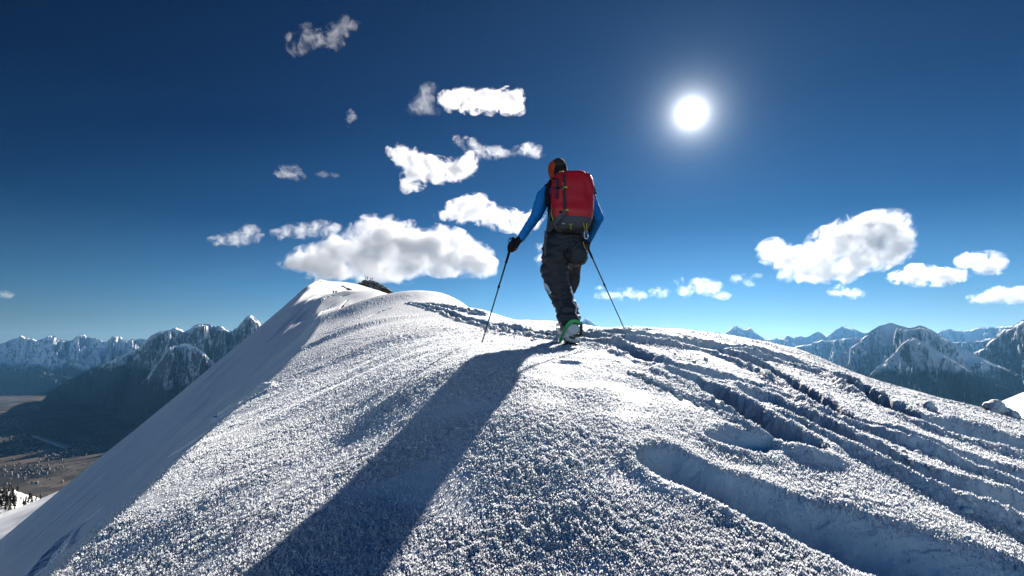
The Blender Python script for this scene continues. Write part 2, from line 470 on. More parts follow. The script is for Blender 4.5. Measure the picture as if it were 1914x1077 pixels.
# ------------------------------------------------------------------ frost crystals standing on the dome
def frost():
    rng = np.random.default_rng(4)
    n = 800000
    ui = rng.uniform(R(-46), R(46), n).astype(np.float32)
    vi = rng.uniform(ln(1.35), ln(7.5), n).astype(np.float32)
    def samp(A):
        iu = np.clip(np.searchsorted(_u, ui), 1, len(_u) - 1); iv = np.clip(np.searchsorted(_v, vi), 1, len(_v) - 1)
        return A[iv, iu]
    iu = np.clip(np.searchsorted(_u, ui), 1, len(_u) - 1); iv = np.clip(np.searchsorted(_v, vi), 1, len(_v) - 1)
    x, y, z = X[iv, iu], Y[iv, iu], Z[iv, iu]
    k = (rng.uniform(0, 1, n) < fr[iv, iu] * patch[iv, iu] * np.clip(1.15 - 0.1 * np.exp(vi), 0.15, 1))
    x, y, z = x[k], y[k], z[k]; n = len(x)
    r_ = np.hypot(x, y)
    h_ = rng.uniform(0.003, 0.0085, n) * (0.75 + 0.10 * r_)
    w_ = h_ * rng.uniform(0.25, 0.5, n)
    a_ = rng.uniform(0, 6.283, n); lean = rng.uniform(0.0, 0.8, n); la = rng.uniform(0, 6.283, n)
    tip = np.stack([x + h_ * lean * np.cos(la), y + h_ * lean * np.sin(la), z + h_], -1)
    wx, wy = w_ * np.cos(a_), w_ * np.sin(a_)
    mid = np.stack([x, y, z], -1) * .45 + tip * .55
    b0 = np.stack([x, y, z - .002], -1)
    l_ = mid + np.stack([wx, wy, 0 * wx], -1); q_ = mid - np.stack([wx, wy, 0 * wx], -1)
    co = np.stack([b0, l_, tip, q_], 1).reshape(-1, 3).astype(np.float32)
    me = bpy.data.meshes.new('frost_crystals')
    me.vertices.add(len(co)); me.vertices.foreach_set('co', co.ravel())
    me.loops.add(n * 4); me.loops.foreach_set('vertex_index', np.arange(n * 4, dtype=np.int32))
    me.polygons.add(n); me.polygons.foreach_set('loop_start', np.arange(0, n * 4, 4, dtype=np.int32))
    me.update(calc_edges=True)
    m, N, b_ = material('frost', (0.94, 0.95, 0.96), 0.4)
    tr = N.n('ShaderNodeBsdfTranslucent'); tr.inputs[0].default_value = (0.9, 0.93, 0.97, 1)
    mx = N.n('ShaderNodeMixShader'); mx.inputs[0].default_value = 0.5
    N.link(b_.outputs[0], mx.inputs[1]); N.link(tr.outputs[0], mx.inputs[2]); N.link(mx.outputs[0], m.node_tree.nodes['Material Output'].inputs[0])
    me.materials.append(m)
    o = bpy.data.objects.new('frost_crystals', me); COL.objects.link(o)
    tag(o, 'thick white hoar frost crystals standing up all over the near snow dome', 'frost', kind='stuff')
frost()
# ------------------------------------------------------------------ far landscape
VALLEY = -1900.0
def mountain_material(name, tree_z, snow_amt=0.55, seed=0.0, sc=1.0):
    m, N, b_ = material(name, (.8, .8, .8), 0.8)
    b_.inputs['Specular IOR Level'].default_value = 0.1
    geo = N.n('ShaderNodeNewGeometry'); pos = N.vmath('ADD', geo.outputs['Position'], (seed * 1000, 0, 0))
    sp = N.n('ShaderNodeSeparateXYZ'); N.link(geo.outputs['Position'], sp.inputs[0])
    sn = N.n('ShaderNodeSeparateXYZ'); N.link(geo.outputs['Normal'], sn.inputs[0])
    n1 = N.noise(pos, 0.0016 / sc, 7, 0.62); n2 = N.noise(pos, 0.008 / sc, 6, 0.7); n3 = N.noise(pos, 0.05 / sc, 3, 0.6)
    # rock breaks through where it is steep
    st = N.math('ADD', sn.outputs[2], N.math('MULTIPLY', N.math('SUBTRACT', n2, 0.5), 0.75))
    rockf = N.ramp(st, [(snow_amt - 0.07, 1.0), (snow_amt + 0.05, 0.0)])
    rock = N.mix(n2, (0.045, 0.05, 0.06), (0.16, 0.15, 0.14))
    hi = N.mix(rockf, (0.84, 0.86, 0.88), rock)
    # forest below the tree line, with snowy clearings
    alt = N.math('ADD', sp.outputs[2], N.math('MULTIPLY', N.math('SUBTRACT', n1, 0.5), 900.0 * sc))
    ff = N.n('ShaderNodeMapRange', inp={0: alt, 1: tree_z + 110 * sc, 2: tree_z - 110 * sc, 3: 0.0, 4: 1.0}).outputs[0]
    speck = N.ramp(n3, [(0.35, 0.0), (0.6, 1.0)])
    wood = N.mix(speck, (0.014, 0.022, 0.024), (0.035, 0.05, 0.05))
    clr = N.ramp(N.noise(pos, 0.0042 / sc, 4, 0.6), [(0.66, 0.0), (0.69, 1.0)])
    clr = N.math('MULTIPLY', clr, N.n('ShaderNodeMapRange', inp={0: sp.outputs[2], 1: tree_z - 900 * sc, 2: tree_z - 400 * sc, 3: 0.0, 4: 1.0}).outputs[0])
    low = N.mix(clr, wood, (0.7, 0.72, 0.74))
    N.link(N.mix(ff, hi, low), b_.inputs['Base Color'])
    bmp = N.n('ShaderNodeBump'); bmp.inputs['Strength'].default_value = 0.6; bmp.inputs['Distance'].default_value = 60.0 * sc
    N.link(n2, bmp.inputs['Height']); N.link(bmp.outputs[0], b_.inputs['Normal'])
    return m

def mountain(name, ridge, base, slope, mat, back=0.6, spur=900.0, amp=0.22, seed=0, nu=620, nw=260, conc=1.15, jag=0.02, pad=2.0):
    """ridge: skyline spots (photo x, y, km ahead); each bearing gets its own rise from the valley to the crest"""
    pts = sorted([(math.atan(ray(px, py)[0]), ray(px, py)[1] * km * 1000, km * 1000 * math.hypot(ray(px, py)[0], 1)) for px, py, km in ridge])
    ua, za, ra = map(np.array, zip(*pts))
    u = np.linspace(ua[0], ua[-1], nu)
    rz, rr = np.interp(u, ua, za), np.interp(u, ua, ra)
    x_, y_ = rr * np.sin(u), rr * np.cos(u)
    H = np.maximum(rz - base, 60.0)
    rz = rz + 1.5 * jag * H * fbm(np.cumsum(np.hypot(np.gradient(x_), np.gradient(y_))) / (spur * .8), x_ * 0, 5, seed + 3, 0.6)
    H = np.maximum(rz - base, 60.0)
    Lf = H / math.tan(R(slope))
    q = np.concatenate([np.linspace(-back, 0, nw // 5, endpoint=False), np.linspace(0, 1.05, nw) ** 1.15])
    Q, U_ = np.meshgrid(q, u, indexing='ij')
    RR_ = rr[None] - Q * Lf[None]
    X_, Y_ = RR_ * np.sin(U_), RR_ * np.cos(U_)
    s_ = U_ * float(np.mean(rr)); w_ = RR_
    wx = s_ + 0.35 * spur * fbm(X_ / spur / 1.5, Y_ / spur / 1.5, 3, seed + 11)
    sp = ridged(wx / spur, w_ / (spur * 2.6), 6, seed, 0.5)
    fine = ridged((wx + .3 * w_) / (spur * .30), w_ / (spur * .75), 5, seed + 5, 0.55)
    env = sstep(0.0, 0.16, np.abs(Q)) * (1 - sstep(0.8, 1.05, Q))
    shape = np.where(Q < 0, 1 + Q, (1 - np.clip(Q, 0, 1)) ** conc)
    Z_ = base + H[None] * (shape + 2.1 * amp * env * (sp - 1.05) + 0.8 * amp * (0.25 + .75 * env) * (fine - 0.9) * sstep(0.0, 0.04, np.abs(Q)) * (1 - sstep(0.85, 1.05, Q)))
    Z_ = np.minimum(Z_, (rz / rr)[None] * RR_ - 0.012 * H[None] * np.minimum(np.abs(Q) * 8, 1) - 0.05 * H[None] * np.abs(Q))
    Z_ = np.where(Q > 1.0, base - 60, Z_)
    o = grid_mesh(name, X_[::-1], Y_[::-1], Z_[::-1], mat, True)
    return tag(o, kind='structure')

MM_L = mountain_material('alpine_left', -620, 0.20, 0)
MM_F = mountain_material('alpine_far', -1000, 0.12, 3, 1.3)
MM_R = mountain_material('alpine_right', -480, 0.16, 7)
MM_S = mountain_material('alpine_snowy', -900, 0.22, 9)
# long dark flank with the lit spur, left
mountain('mountain', [(40,764,17.50),(75,752,17.20),(110,722,20.00),(160,694,19.40),(215,672,18.80),(262,648,18.20),(275,634,18.10),(300,618,17.80),(318,617,17.70),(328,612,17.60),(345,620,17.50),(362,607,17.40),(378,605,17.20),(398,611,17.20),(415,611,17.00),(435,617,16.70),(445,612,16.40),(458,596,16.20),(467,590,16.10),(480,598,16.00),(498,606,15.90),(530,618,15.70),(600,640,15.20)], VALLEY, 34, MM_L, spur=1100, amp=0.28, seed=101, nu=760, nw=340)
# spur in front of it that catches the sun
mountain('mountain', [(205,790,14.90),(240,745,14.70),(275,705,14.40),(300,672,14.20),(318,648,14.00),(345,640,13.80),(365,648,13.60),(395,672,13.20),(440,720,12.80),(500,770,12.40)], VALLEY, 36, mountain_material('alpine_spur', -850, 0.24, 4), spur=700, amp=0.2, seed=131, nu=520, nw=260)
# snowy range beyond the valley
mountain('mountain', [(-160,625,34),(-90,640,34),(-40,628,33),(0,642,33),(22,634,33),(38,628,33),(52,632,32.5),(70,640,32),(88,629,32),(103,626,32),(118,636,31.5),(130,640,31),(142,632,31),(157,625,31),(170,632,30.5),(185,632,30),(200,637,30),(212,633,29),(222,629,29),(235,633,28.5),(262,634,28),(300,640,27),(380,650,26)], VALLEY, 24, MM_F, spur=1900, amp=0.27, seed=151, nu=760, nw=280, jag=0.035)
mountain('mountain', [(-200,700,25),(-100,690,25),(0,700,24),(60,690,24),(110,700,23.5),(150,712,23),(190,705,22),(230,700,21),(300,715,20),(360,740,19)], VALLEY, 22, mountain_material('alpine_foothill', -500, 0.35, 5, 1.3), spur=1700, amp=0.25, seed=171, nu=420, nw=200)
# lone far peak behind the climber
mountain('mountain', [(1060,655,24),(1078,610,24),(1088,600,24),(1096,594,24),(1104,601,24),(1114,608,24),(1150,650,24)], -400, 38, MM_R, spur=900, amp=0.2, seed=181, nu=160, nw=120)
# right: serrated far range
mountain('mountain', [(1330,640,30),(1355,621,30),(1366,613,30),(1377,610,30),(1388,616,30),(1394,617,30),(1402,613,30),(1412,622,29.5),(1430,633,29),(1450,632,29),(1465,634,29),(1472,627,28.5),(1484,633,28.5),(1492,628,28.5),(1505,630,28),(1528,620,28),(1545,628,28),(1560,616,27.5),(1573,608,27.5),(1588,615,27.5),(1605,619,27.5),(1625,622,27),(1660,630,27),(1760,620,30),(1775,615,30),(1800,617,30),(1850,612,30),(1875,611,30),(1895,610,30),(1930,612,30),(2000,620,30)], -1500, 27, MM_R, spur=1700, amp=0.22, seed=201, nu=760, nw=240, jag=0.025)
mountain('mountain', [(1420,660,21),(1480,650,21),(1520,640,21),(1560,636,20.5),(1600,630,20),(1640,640,20),(1700,645,20),(1760,640,21),(1830,636,21),(1914,630,21),(2000,625,21)], -1500, 27, MM_S, spur=1300, amp=0.24, seed=221, nu=620, nw=240, jag=0.03)
# right: the dome-shaped main mountain with its wooded foot
mountain('mountain', [(1500,730,13),(1540,690,13),(1575,660,13.2),(1600,640,13.4),(1622,624,13.5),(1637,613,13.5),(1652,607,13.5),(1665,604,13.5),(1680,608,13.4),(1700,611,13.2),(1722,609,13.2),(1740,616,13),(1762,630,12.8),(1790,645,12.6),(1820,662,12.4),(1860,680,12.2),(1914,705,12),(2000,740,12)], VALLEY, 31, MM_R, spur=1100, amp=0.20, seed=241, nu=760, nw=340, jag=0.012)
mountain('mountain', [(1560,745,9.6),(1600,720,9.7),(1640,688,9.8),(1675,655,9.9),(1698,634,10),(1712,632,10),(1740,646,10),(1775,668,10),(1810,690,10),(1850,712,10),(1914,735,10),(2000,760,10)], VALLEY, 31, mountain_material('alpine_cone', -400, 0.18, 12, 0.8), spur=800, amp=0.15, seed=261, nu=620, nw=300, jag=0.01)
# right edge: bright snowy flank
mountain('mountain', [(1780,690,14),(1810,668,14),(1840,645,14),(1860,630,14),(1880,618,14),(1900,603,14),(1914,596,14),(1950,580,14),(2050,560,14)], VALLEY, 33, MM_S, spur=700, amp=0.22, seed=281, nu=420, nw=260, jag=0.02)

def valley_material():
    m, N, b_ = material('valley_floor', (.1, .1, .1), 0.9)
    b_.inputs['Specular IOR Level'].default_value = 0.1
    geo = N.n('ShaderNodeNewGeometry'); pos = geo.outputs['Position']
    n1 = N.noise(pos, 0.0009, 6, 0.65); n2 = N.noise(pos, 0.006, 5, 0.7)
    vo = N.n('ShaderNodeTexVoronoi'); vo.inputs['Scale'].default_value = 0.0045; vo.inputs['Randomness'].default_value = 0.9
    N.link(N.vmath('MULTIPLY', pos, (1.0, 0.55, 1.0)), vo.inputs['Vector'])
    sepc = N.n('ShaderNodeSeparateColor'); N.link(vo.outputs['Color'], sepc.inputs[0])
    field = N.mix(sepc.outputs[0], (0.018, 0.016, 0.014), (0.125, 0.100, 0.082))
    wood = N.ramp(n1, [(0.44, 0.0), (0.54, 1.0)])
    c = N.mix(wood, field, (0.014, 0.014, 0.012))
    # built-up patches: pale roofs and yards
    vt = N.n('ShaderNodeTexVoronoi'); vt.inputs['Scale'].default_value = 0.022; N.link(pos, vt.inputs['Vector'])
    roofs = N.math('MULTIPLY', N.ramp(vt.outputs['Distance'], [(0.20, 1.0), (0.30, 0.0)]), N.ramp(N.noise(pos, 0.0011, 3, 0.5, 1.0), [(0.52, 0.0), (0.60, 1.0)]))
    c = N.mix(roofs, c, (0.26, 0.24, 0.22))
    c = N.mix(N.math('MULTIPLY', n2, 0.5), c, (0.035, 0.028, 0.024))
    N.link(c, b_.inputs['Base Color'])
    return m
uu = np.linspace(R(-75), R(75), 500); vv = np.linspace(ln(2500), ln(46000), 420)
UU, VV = np.meshgrid(uu, vv); rr_ = np.exp(VV)
XX, YY = rr_ * np.sin(UU), rr_ * np.cos(UU)
ZZ = VALLEY + 25 * fbm(XX / 2500, YY / 2500, 4, 301) + (1 - sstep(6500, 11500, rr_)) * 170 * np.abs(fbm(XX / 1500, YY / 1500, 5, 302)) 
tag(grid_mesh('valley_floor', XX, YY, ZZ, valley_material(), True), kind='structure')

# the airstrip down in the valley
def strip():
    def g(px, py):
        a_, b_ = ray(px, py); Y_ = (VALLEY + 20) / b_
        return Vector((a_ * Y_, Y_, VALLEY + 62))
    a_, b_ = g(66, 817), g(131, 841)
    d = (b_ - a_).normalized(); s = Vector((-d.y, d.x, 0)) * 45
    m, N, bs = material('runway', (0.30, 0.30, 0.30), 0.8)
    V_, F_ = [], []
    K_ = 12
    for i in range(K_ + 1):
        c = a_.lerp(b_, i / K_); V_ += [c - s, c + s, c + s - Vector((0, 0, 40)), c - s - Vector((0, 0, 40))]
    for i in range(K_):
        k = i * 4
        F_ += [(k, k + 4, k + 5, k + 1), (k + 1, k + 5, k + 6, k + 2), (k + 3, k + 7, k + 4, k)]
    o = raw_mesh('runway', V_, F_, m); tag(o, kind='structure')
strip()
def town():
    rng = random.Random(8); V_, F_ = [], []
    spots = [(118,826,45,9),(40,835,60,14),(150,838,45,8),(20,790,40,8),(95,845,40,10),(150,820,30,5),(60,880,60,18),(30,815,40,6)]
    for i in range(900):
        px, py, sx, sy = rng.choice(spots)
        px += rng.gauss(0, sx * .5); py += rng.gauss(0, sy * .5)
        a_, b_ = ray(px, py)
        Y_ = (VALLEY + 30) / b_
        if b_ > -0.1: continue
        x, y = a_ * Y_, Y_; w, d, h_ = rng.uniform(12, 36), rng.uniform(10, 28), rng.uniform(10, 26); an = rng.uniform(0, 3)
        iu = np.searchsorted(uu, math.atan2(x, y)); iv = np.searchsorted(vv, math.log(math.hypot(x, y)))
        z = float(ZZ[min(iv, 419), min(iu, 499)]) - 12
        c, s = math.cos(an), math.sin(an); k = len(V_)
        for zz in (z, z + 12 + h_):
            for ex, ey in ((-w, -d), (w, -d), (w, d), (-w, d)):
                V_.append((x + ex * c / 2 - ey * s / 2, y + ex * s / 2 + ey * c / 2, zz))
        V_.append((x - c * w * .3, y - s * w * .3, z + 18 + h_ * 1.3)); V_.append((x + c * w * .3, y + s * w * .3, z + 18 + h_ * 1.3))
        F_ += [(k, k+1, k+5, k+4), (k+1, k+2, k+6, k+5), (k+2, k+3, k+7, k+6), (k+3, k, k+4, k+7), (k+4, k+5, k+9, k+8), (k+6, k+7, k+8, k+9), (k+5, k+6, k+9), (k+7, k+4, k+8)]
    m, N, bs = material('town_walls', (0.13, 0.12, 0.115), 0.8)
    o = raw_mesh('town', V_, F_, m)
    tag(o, 'pale houses and sheds of the town scattered over the dark valley floor', 'town', kind='stuff')
town()

# ------------------------------------------------------------------ lower shoulders seen past the ridge
def patch_mesh(name, u0, u1, r0, r1, edge, mat, nu=160, nv=160, rough=0.004, seed=0, drop=0.25, down=0.5):
    """a rounded shoulder whose crest is at the photo spots in edge (x, y, metres)"""
    pts = sorted([(math.atan(ray(a_, b_)[0]), ray(a_, b_)[1] / math.hypot(ray(a_, b_)[0], 1), Y_ * math.hypot(ray(a_, b_)[0], 1)) for a_, b_, Y_ in edge])
    ua, ta, ra = map(np.array, zip(*pts))
    u = np.linspace(u0, u1, nu); v = np.linspace(ln(r0), ln(r1), nv)
    U_, V_ = np.meshgrid(u, v); r_ = np.exp(V_)
    tc_ = np.interp(U_, ua, ta); rc_ = np.interp(U_, ua, ra); q = V_ - np.log(rc_)
    t = tc_ - np.where(q < 0, drop * q * q, down * q * q) 
    X_, Y_ = r_ * np.sin(U_), r_ * np.cos(U_)
    Z_ = t * r_ + rough * r_ * fbm(X_ / (.08 * ra.mean()), Y_ / (.08 * ra.mean()), 5, seed)
    return grid_mesh(name, X_, Y_, Z_, mat, True), (u, v, Z_)
tag(patch_mesh('snow_slope', R(-60), R(-34), 150, 900, [(-300,1060,420),(0,963,420),(67,936,430),(140,905,440),(260,890,450)], M_SNOW, rough=.002, seed=5)[0], kind='structure')
fh, (fu, fv, fz) = patch_mesh('wooded_hill', R(-60), R(-34), 560, 1900, [(-300,900,950),(0,922,950),(25,917,950),(50,927,950),(75,938,960),(160,930,980),(260,960,1000)], M_SNOW, rough=.006, seed=6)
tag(fh, kind='structure')
def conifers(name, spots, label):
    rng = random.Random(3); V_, F_ = [], []
    for x, y, z, h_ in spots:
        n = 7; w0 = h_ * rng.uniform(.16, .24)
        for tier in range(4):
            zb = z + h_ * (0.08 + 0.22 * tier); zt = z + h_ * min(1.0, 0.42 + 0.22 * tier); w = w0 * (1 - tier * .22)
            k = len(V_)
            for j in range(n):
                an = j * 6.283 / n + tier; ww = w * rng.uniform(.6, 1.25)
                V_.append((x + ww * math.cos(an), y + ww * math.sin(an), zb + rng.uniform(-.03, .03) * h_))
            V_.append((x + rng.uniform(-.02, .02) * h_, y, zt))
            F_ += [(k + j, k + (j + 1) % n, k + n) for j in range(n)]
        k = len(V_); tw = .02 * h_
        V_ += [(x - tw, y, z - 1), (x + tw, y, z - 1), (x, y + tw, z - 1), (x, y, z + h_ * .5)]
        F_ += [(k, k + 1, k + 3), (k + 1, k + 2, k + 3), (k + 2, k, k + 3)]
    m, N, bs = material('conifer', (0.03, 0.032, 0.02), 0.9)
    geo = N.n('ShaderNodeNewGeometry')
    N.link(N.mix(N.noise(geo.outputs['Position'], .15, 4), (0.015, .022, .018), (.075, .05, .03)), bs.inputs['Base Color'])
    return tag(raw_mesh(name, V_, F_, m), label, 'forest', kind='stuff')
_sp = []; rng_ = random.Random(5)
for i in range(900):
    u_ = R(rng_.uniform(-50, -38)); r_ = rng_.uniform(780, 1250)
    x, y = r_ * math.sin(u_), r_ * math.cos(u_)
    if float(fbm(np.array([x / 90.]), np.array([y / 90.]), 3, 9)[0]) < -0.12: continue
    z = fz[np.searchsorted(fv, ln(r_)), np.searchsorted(fu, u_)]
    _sp.append((x, y, float(z), rng_.uniform(7, 15)))
conifers('forest', _sp, 'dark conifers on the small snowy hill at the lower left edge')
tag(patch_mesh('snow_knoll', R(38), R(56), 25, 110, [(1780,800,62),(1850,768,62),(1872,752,60),(1890,744,60),(1914,733,60),(2050,690,60)], M_SNOW, rough=.003, seed=15)[0], kind='structure')
# ------------------------------------------------------------------ figure helpers
from mathutils import noise as mnoise
def K(px, py, dy=0.0): return P(px, py, 5.3 + dy)

def capsule(p0, r0, p1, r1, n=18):
    p0, p1 = Vector(p0), Vector(p1); d = p1 - p0; L = d.length or 1e-6; d = d / L
    q = d.to_track_quat('Z', 'Y'); V_, F_ = [], []
    prof = []
    for i in range(6): a_ = -math.pi / 2 + i * math.pi / 12; prof.append((r0 * math.cos(a_), r0 * math.sin(a_)))
    for i in range(1, 7): a_ = (i - 1) * math.pi / 12 + (0.0001); prof.append((r1 * math.cos(a_), L + r1 * math.sin(a_)))
    prof = prof[1:]
    V_.append(p0 - d * r0)
    for rr_, z in prof:
        for j in range(n):
            t = j * 2 * math.pi / n; V_.append(p0 + q @ Vector((rr_ * math.cos(t), rr_ * math.sin(t), z)))
    V_.append(p1 + d * r1); m = len(prof)
    for j in range(n): F_.append((0, 1 + (j + 1) % n, 1 + j))
    for i in range(m - 1):
        for j in range(n):
            a_ = 1 + i * n + j; b_ = 1 + i * n + (j + 1) % n; F_.append((a_, b_, b_ + n, a_ + n))
    e = len(V_) - 1
    for j in range(n): F_.append((e, 1 + (m - 1) * n + j, 1 + (m - 1) * n + (j + 1) % n))
    return V_, F_

def ellipsoid(c, r, rot=None, n=20, m=14, p=1.0):
    V_, F_ = [], []; rot = rot or Quaternion(); c = Vector(c)
    sg = lambda x: math.copysign(abs(x) ** p, x)
    V_.append(c + rot @ Vector((0, 0, -r[2])))
    for i in range(1, m):
        a_ = -math.pi / 2 + math.pi * i / m
        for j in range(n):
            t = 2 * math.pi * j / n
            V_.append(c + rot @ Vector((r[0] * sg(math.cos(a_)) * sg(math.cos(t)), r[1] * sg(math.cos(a_)) * sg(math.sin(t)), r[2] * sg(math.sin(a_)))))
    V_.append(c + rot @ Vector((0, 0, r[2])))
    for j in range(n): F_.append((0, 1 + (j + 1) % n, 1 + j))
    for i in range(m - 2):
        for j in range(n):
            a_ = 1 + i * n + j; b_ = 1 + i * n + (j + 1) % n; F_.append((a_, b_, b_ + n, a_ + n))
    e = len(V_) - 1
    for j in range(n): F_.append((e, 1 + (m - 2) * n + j, 1 + (m - 2) * n + (j + 1) % n))
    return V_, F_

def box(c, h, rot=None):
    rot = rot or Quaternion(); c = Vector(c)
    V_ = [c + rot @ Vector((sx * h[0], sy * h[1], sz * h[2])) for sz in (-1, 1) for sy in (-1, 1) for sx in (-1, 1)]
    return V_, [(0, 2, 3, 1), (4, 5, 7, 6), (0, 1, 5, 4), (2, 6, 7, 3), (0, 4, 6, 2), (1, 3, 7, 5)]

def chain(pts):
    return [capsule(pts[i][0], pts[i][1], pts[i + 1][0], pts[i + 1][1]) for i in range(len(pts) - 1)]

def fuse(name, shapes, mat, parent=None, voxel=0.012, smooth=6, folds=None, root=None):
    """several closed shapes grown together into ONE continuous skin"""
    V_, F_ = [], []
    for v, f in shapes:
        k = len(V_); V_ += list(v); F_ += [tuple(i + k for i in q) for q in f]
    me = bpy.data.meshes.new(name + '_raw'); me.from_pydata([tuple(v) for v in V_], [], F_); me.update()
    tmp = bpy.data.objects.new(name + '_raw', me); COL.objects.link(tmp)
    md = tmp.modifiers.new('r', 'REMESH'); md.mode = 'VOXEL'; md.voxel_size = voxel; md.use_smooth_shade = True
    if smooth:
        sm = tmp.modifiers.new('s', 'SMOOTH'); sm.factor = 0.5; sm.iterations = smooth
    dg = bpy.context.evaluated_depsgraph_get(); dg.update()
    out = bpy.data.meshes.new_from_object(tmp.evaluated_get(dg)); out.name = name
    bpy.data.objects.remove(tmp); bpy.data.meshes.remove(me)
    if folds:
        out.update()
        nv = [v.normal.copy() for v in out.vertices]
        for v, nn in zip(out.vertices, nv): v.co += nn * folds(v.co)
    out.polygons.foreach_set('use_smooth', [True] * len(out.polygons)); out.update()
    out.materials.clear(); out.materials.append(mat)
    o = bpy.data.objects.new(name, out); COL.objects.link(o)
    if parent: o.parent = parent
    return o

def creases(sx, sy, sz, amp, seed=0.0, sharp=True):
    def f(c):
        p_ = Vector((c.x / sx + seed, c.y / sy, c.z / sz))
        w = Vector((mnoise.noise(p_ * .7), mnoise.noise(p_ * .7 + Vector((5, 1, 2))), mnoise.noise(p_ * .7 + Vector((1, 7, 3)))))
        n = mnoise.noise(p_ + w * 1.3)
        if sharp: n = 0.6 - abs(n) * 2.2
        return amp * (n + 0.35 * mnoise.noise(p_ * 2.7))
    return f

def tube(name, pts, rad, mat, parent=None, flat=1.0, n=8):
    """round or flattened strap along points"""
    pts = [Vector(p) for p in pts]; V_, F_ = [], []
    for i, p_ in enumerate(pts):
        d = (pts[min(i + 1, len(pts) - 1)] - pts[max(i - 1, 0)]).normalized(); q = d.to_track_quat('Z', 'X')
        r_ = rad[i] if hasattr(rad, '__len__') else rad
        for j in range(n):
            t = 2 * math.pi * j / n; V_.append(p_ + q @ Vector((r_ * math.cos(t) * flat, r_ * math.sin(t), 0)))
    for i in range(len(pts) - 1):
        for j in range(n):
            a_ = i * n + j; b_ = i * n + (j + 1) % n; F_.append((a_, b_, b_ + n, a_ + n))
    F_ += [tuple(range(n))[::-1], tuple(range((len(pts) - 1) * n, len(pts) * n))]
    return raw_mesh(name, V_, F_, mat, True, parent)

def strap(name, pts, w, th, mat, out=(0, -1, 0), parent=None):
    """a flat band: width w across, thickness th along `out`"""
    pts = [Vector(p) for p in pts]; o_ = Vector(out).normalized(); V_, F_ = [], []
    for i, p_ in enumerate(pts):
        d = (pts[min(i + 1, len(pts) - 1)] - pts[max(i - 1, 0)]).normalized(); s = d.cross(o_).normalized() * (w / 2)
        V_ += [p_ - s, p_ + s, p_ + s + o_ * th, p_ - s + o_ * th]
    for i in range(len(pts) - 1):
        k = 4 * i
        for a_, b_ in ((0, 1), (1, 2), (2, 3), (3, 0)): F_.append((k + a_, k + b_, k + 4 + b_, k + 4 + a_))
    F_ += [(3, 2, 1, 0), (4 * (len(pts) - 1), 4 * (len(pts) - 1) + 1, 4 * (len(pts) - 1) + 2, 4 * (len(pts) - 1) + 3)]
    return raw_mesh(name, V_, F_, mat, False, parent)

def cloth_mat(name, rgb, rough=0.75, weave=600.0, bump=0.15, spec=0.2, vary=0.15, wave=0.0):
    m, N, b_ = material(name, rgb, rough)
    b_.inputs['Specular IOR Level'].default_value = spec
    geo = N.n('ShaderNodeNewGeometry'); pos = geo.outputs['Position']
    n1 = N.noise(pos, 22.0, 4, 0.6); n2 = N.noise(pos, weave, 2, 0.5)
    dark = tuple(c * (1 - vary) for c in rgb); lite = tuple(min(1, c * (1 + vary)) for c in rgb)
    N.link(N.mix(n1, dark, lite), b_.inputs['Base Color'])
    bmp = N.n('ShaderNodeBump'); bmp.inputs['Strength'].default_value = bump; bmp.inputs['Distance'].default_value = 0.01
    N.link(N.math('ADD', N.math('MULTIPLY', n1, 1.0), N.math('MULTIPLY', n2, 0.3)), bmp.inputs['Height'])
    N.link(bmp.outputs[0], b_.inputs['Normal'])
    return m

C_SKIN = cloth_mat('skin', (0.42, 0.24, 0.17), 0.5, 300, .05, .4, .08)
C_BLUE = cloth_mat('blue_knit', (0.015, 0.29, 0.82), 0.6, 800, .1, .25, .12)
C_BLACK = cloth_mat('black_fabric', (0.012, 0.013, 0.017), 0.7)
C_TROUSER = cloth_mat('trouser_fabric', (0.034, 0.040, 0.052), 0.6, 500, .15, .3, .08)
C_RED = cloth_mat('red_ripstop', (0.78, 0.014, 0.026), 0.42, 700, .12, .5, .10)
C_GREY = cloth_mat('grey_fabric', (0.12, 0.12, 0.14), 0.7)
C_STRAP = cloth_mat('strap_webbing', (0.045, 0.048, 0.06), 0.7)
C_YEL = cloth_mat('yellow_cord', (0.62, 0.66, 0.10), 0.5)
C_ORANGE = cloth_mat('orange_fleece', (0.62, 0.085, 0.025), 0.8)
C_HAIR = cloth_mat('brown_hair', (0.055, 0.032, 0.020), 0.5, 400, .9, .4, .4)
C_GREEN = cloth_mat('green_plastic', (0.02, 0.50, 0.14), 0.3, 100, .02, .5, .05)
C_PLAST = cloth_mat('dark_plastic', (0.02, 0.022, 0.026), 0.35, 100, .05, .5, .1)
C_METAL, _N, _b = material('steel', (0.62, 0.63, 0.66), 0.28, Metallic=1.0)
C_POLE, _N, _b = material('pole_alloy', (0.05, 0.09, 0.12), 0.35, Metallic=0.6)
C_CAKE = cloth_mat('packed_snow', (0.82, 0.84, 0.88), 0.7, 90, .7, .1, .04)

# ------------------------------------------------------------------ the ski tourer
def finger(base, d1, d2, d3, r):
    a_ = Vector(base); b_ = a_ + d1; c = b_ + d2; e = c + d3
    return chain([(a_, r), (b_, r * .95), (c, r * .85), (e, r * .7)])

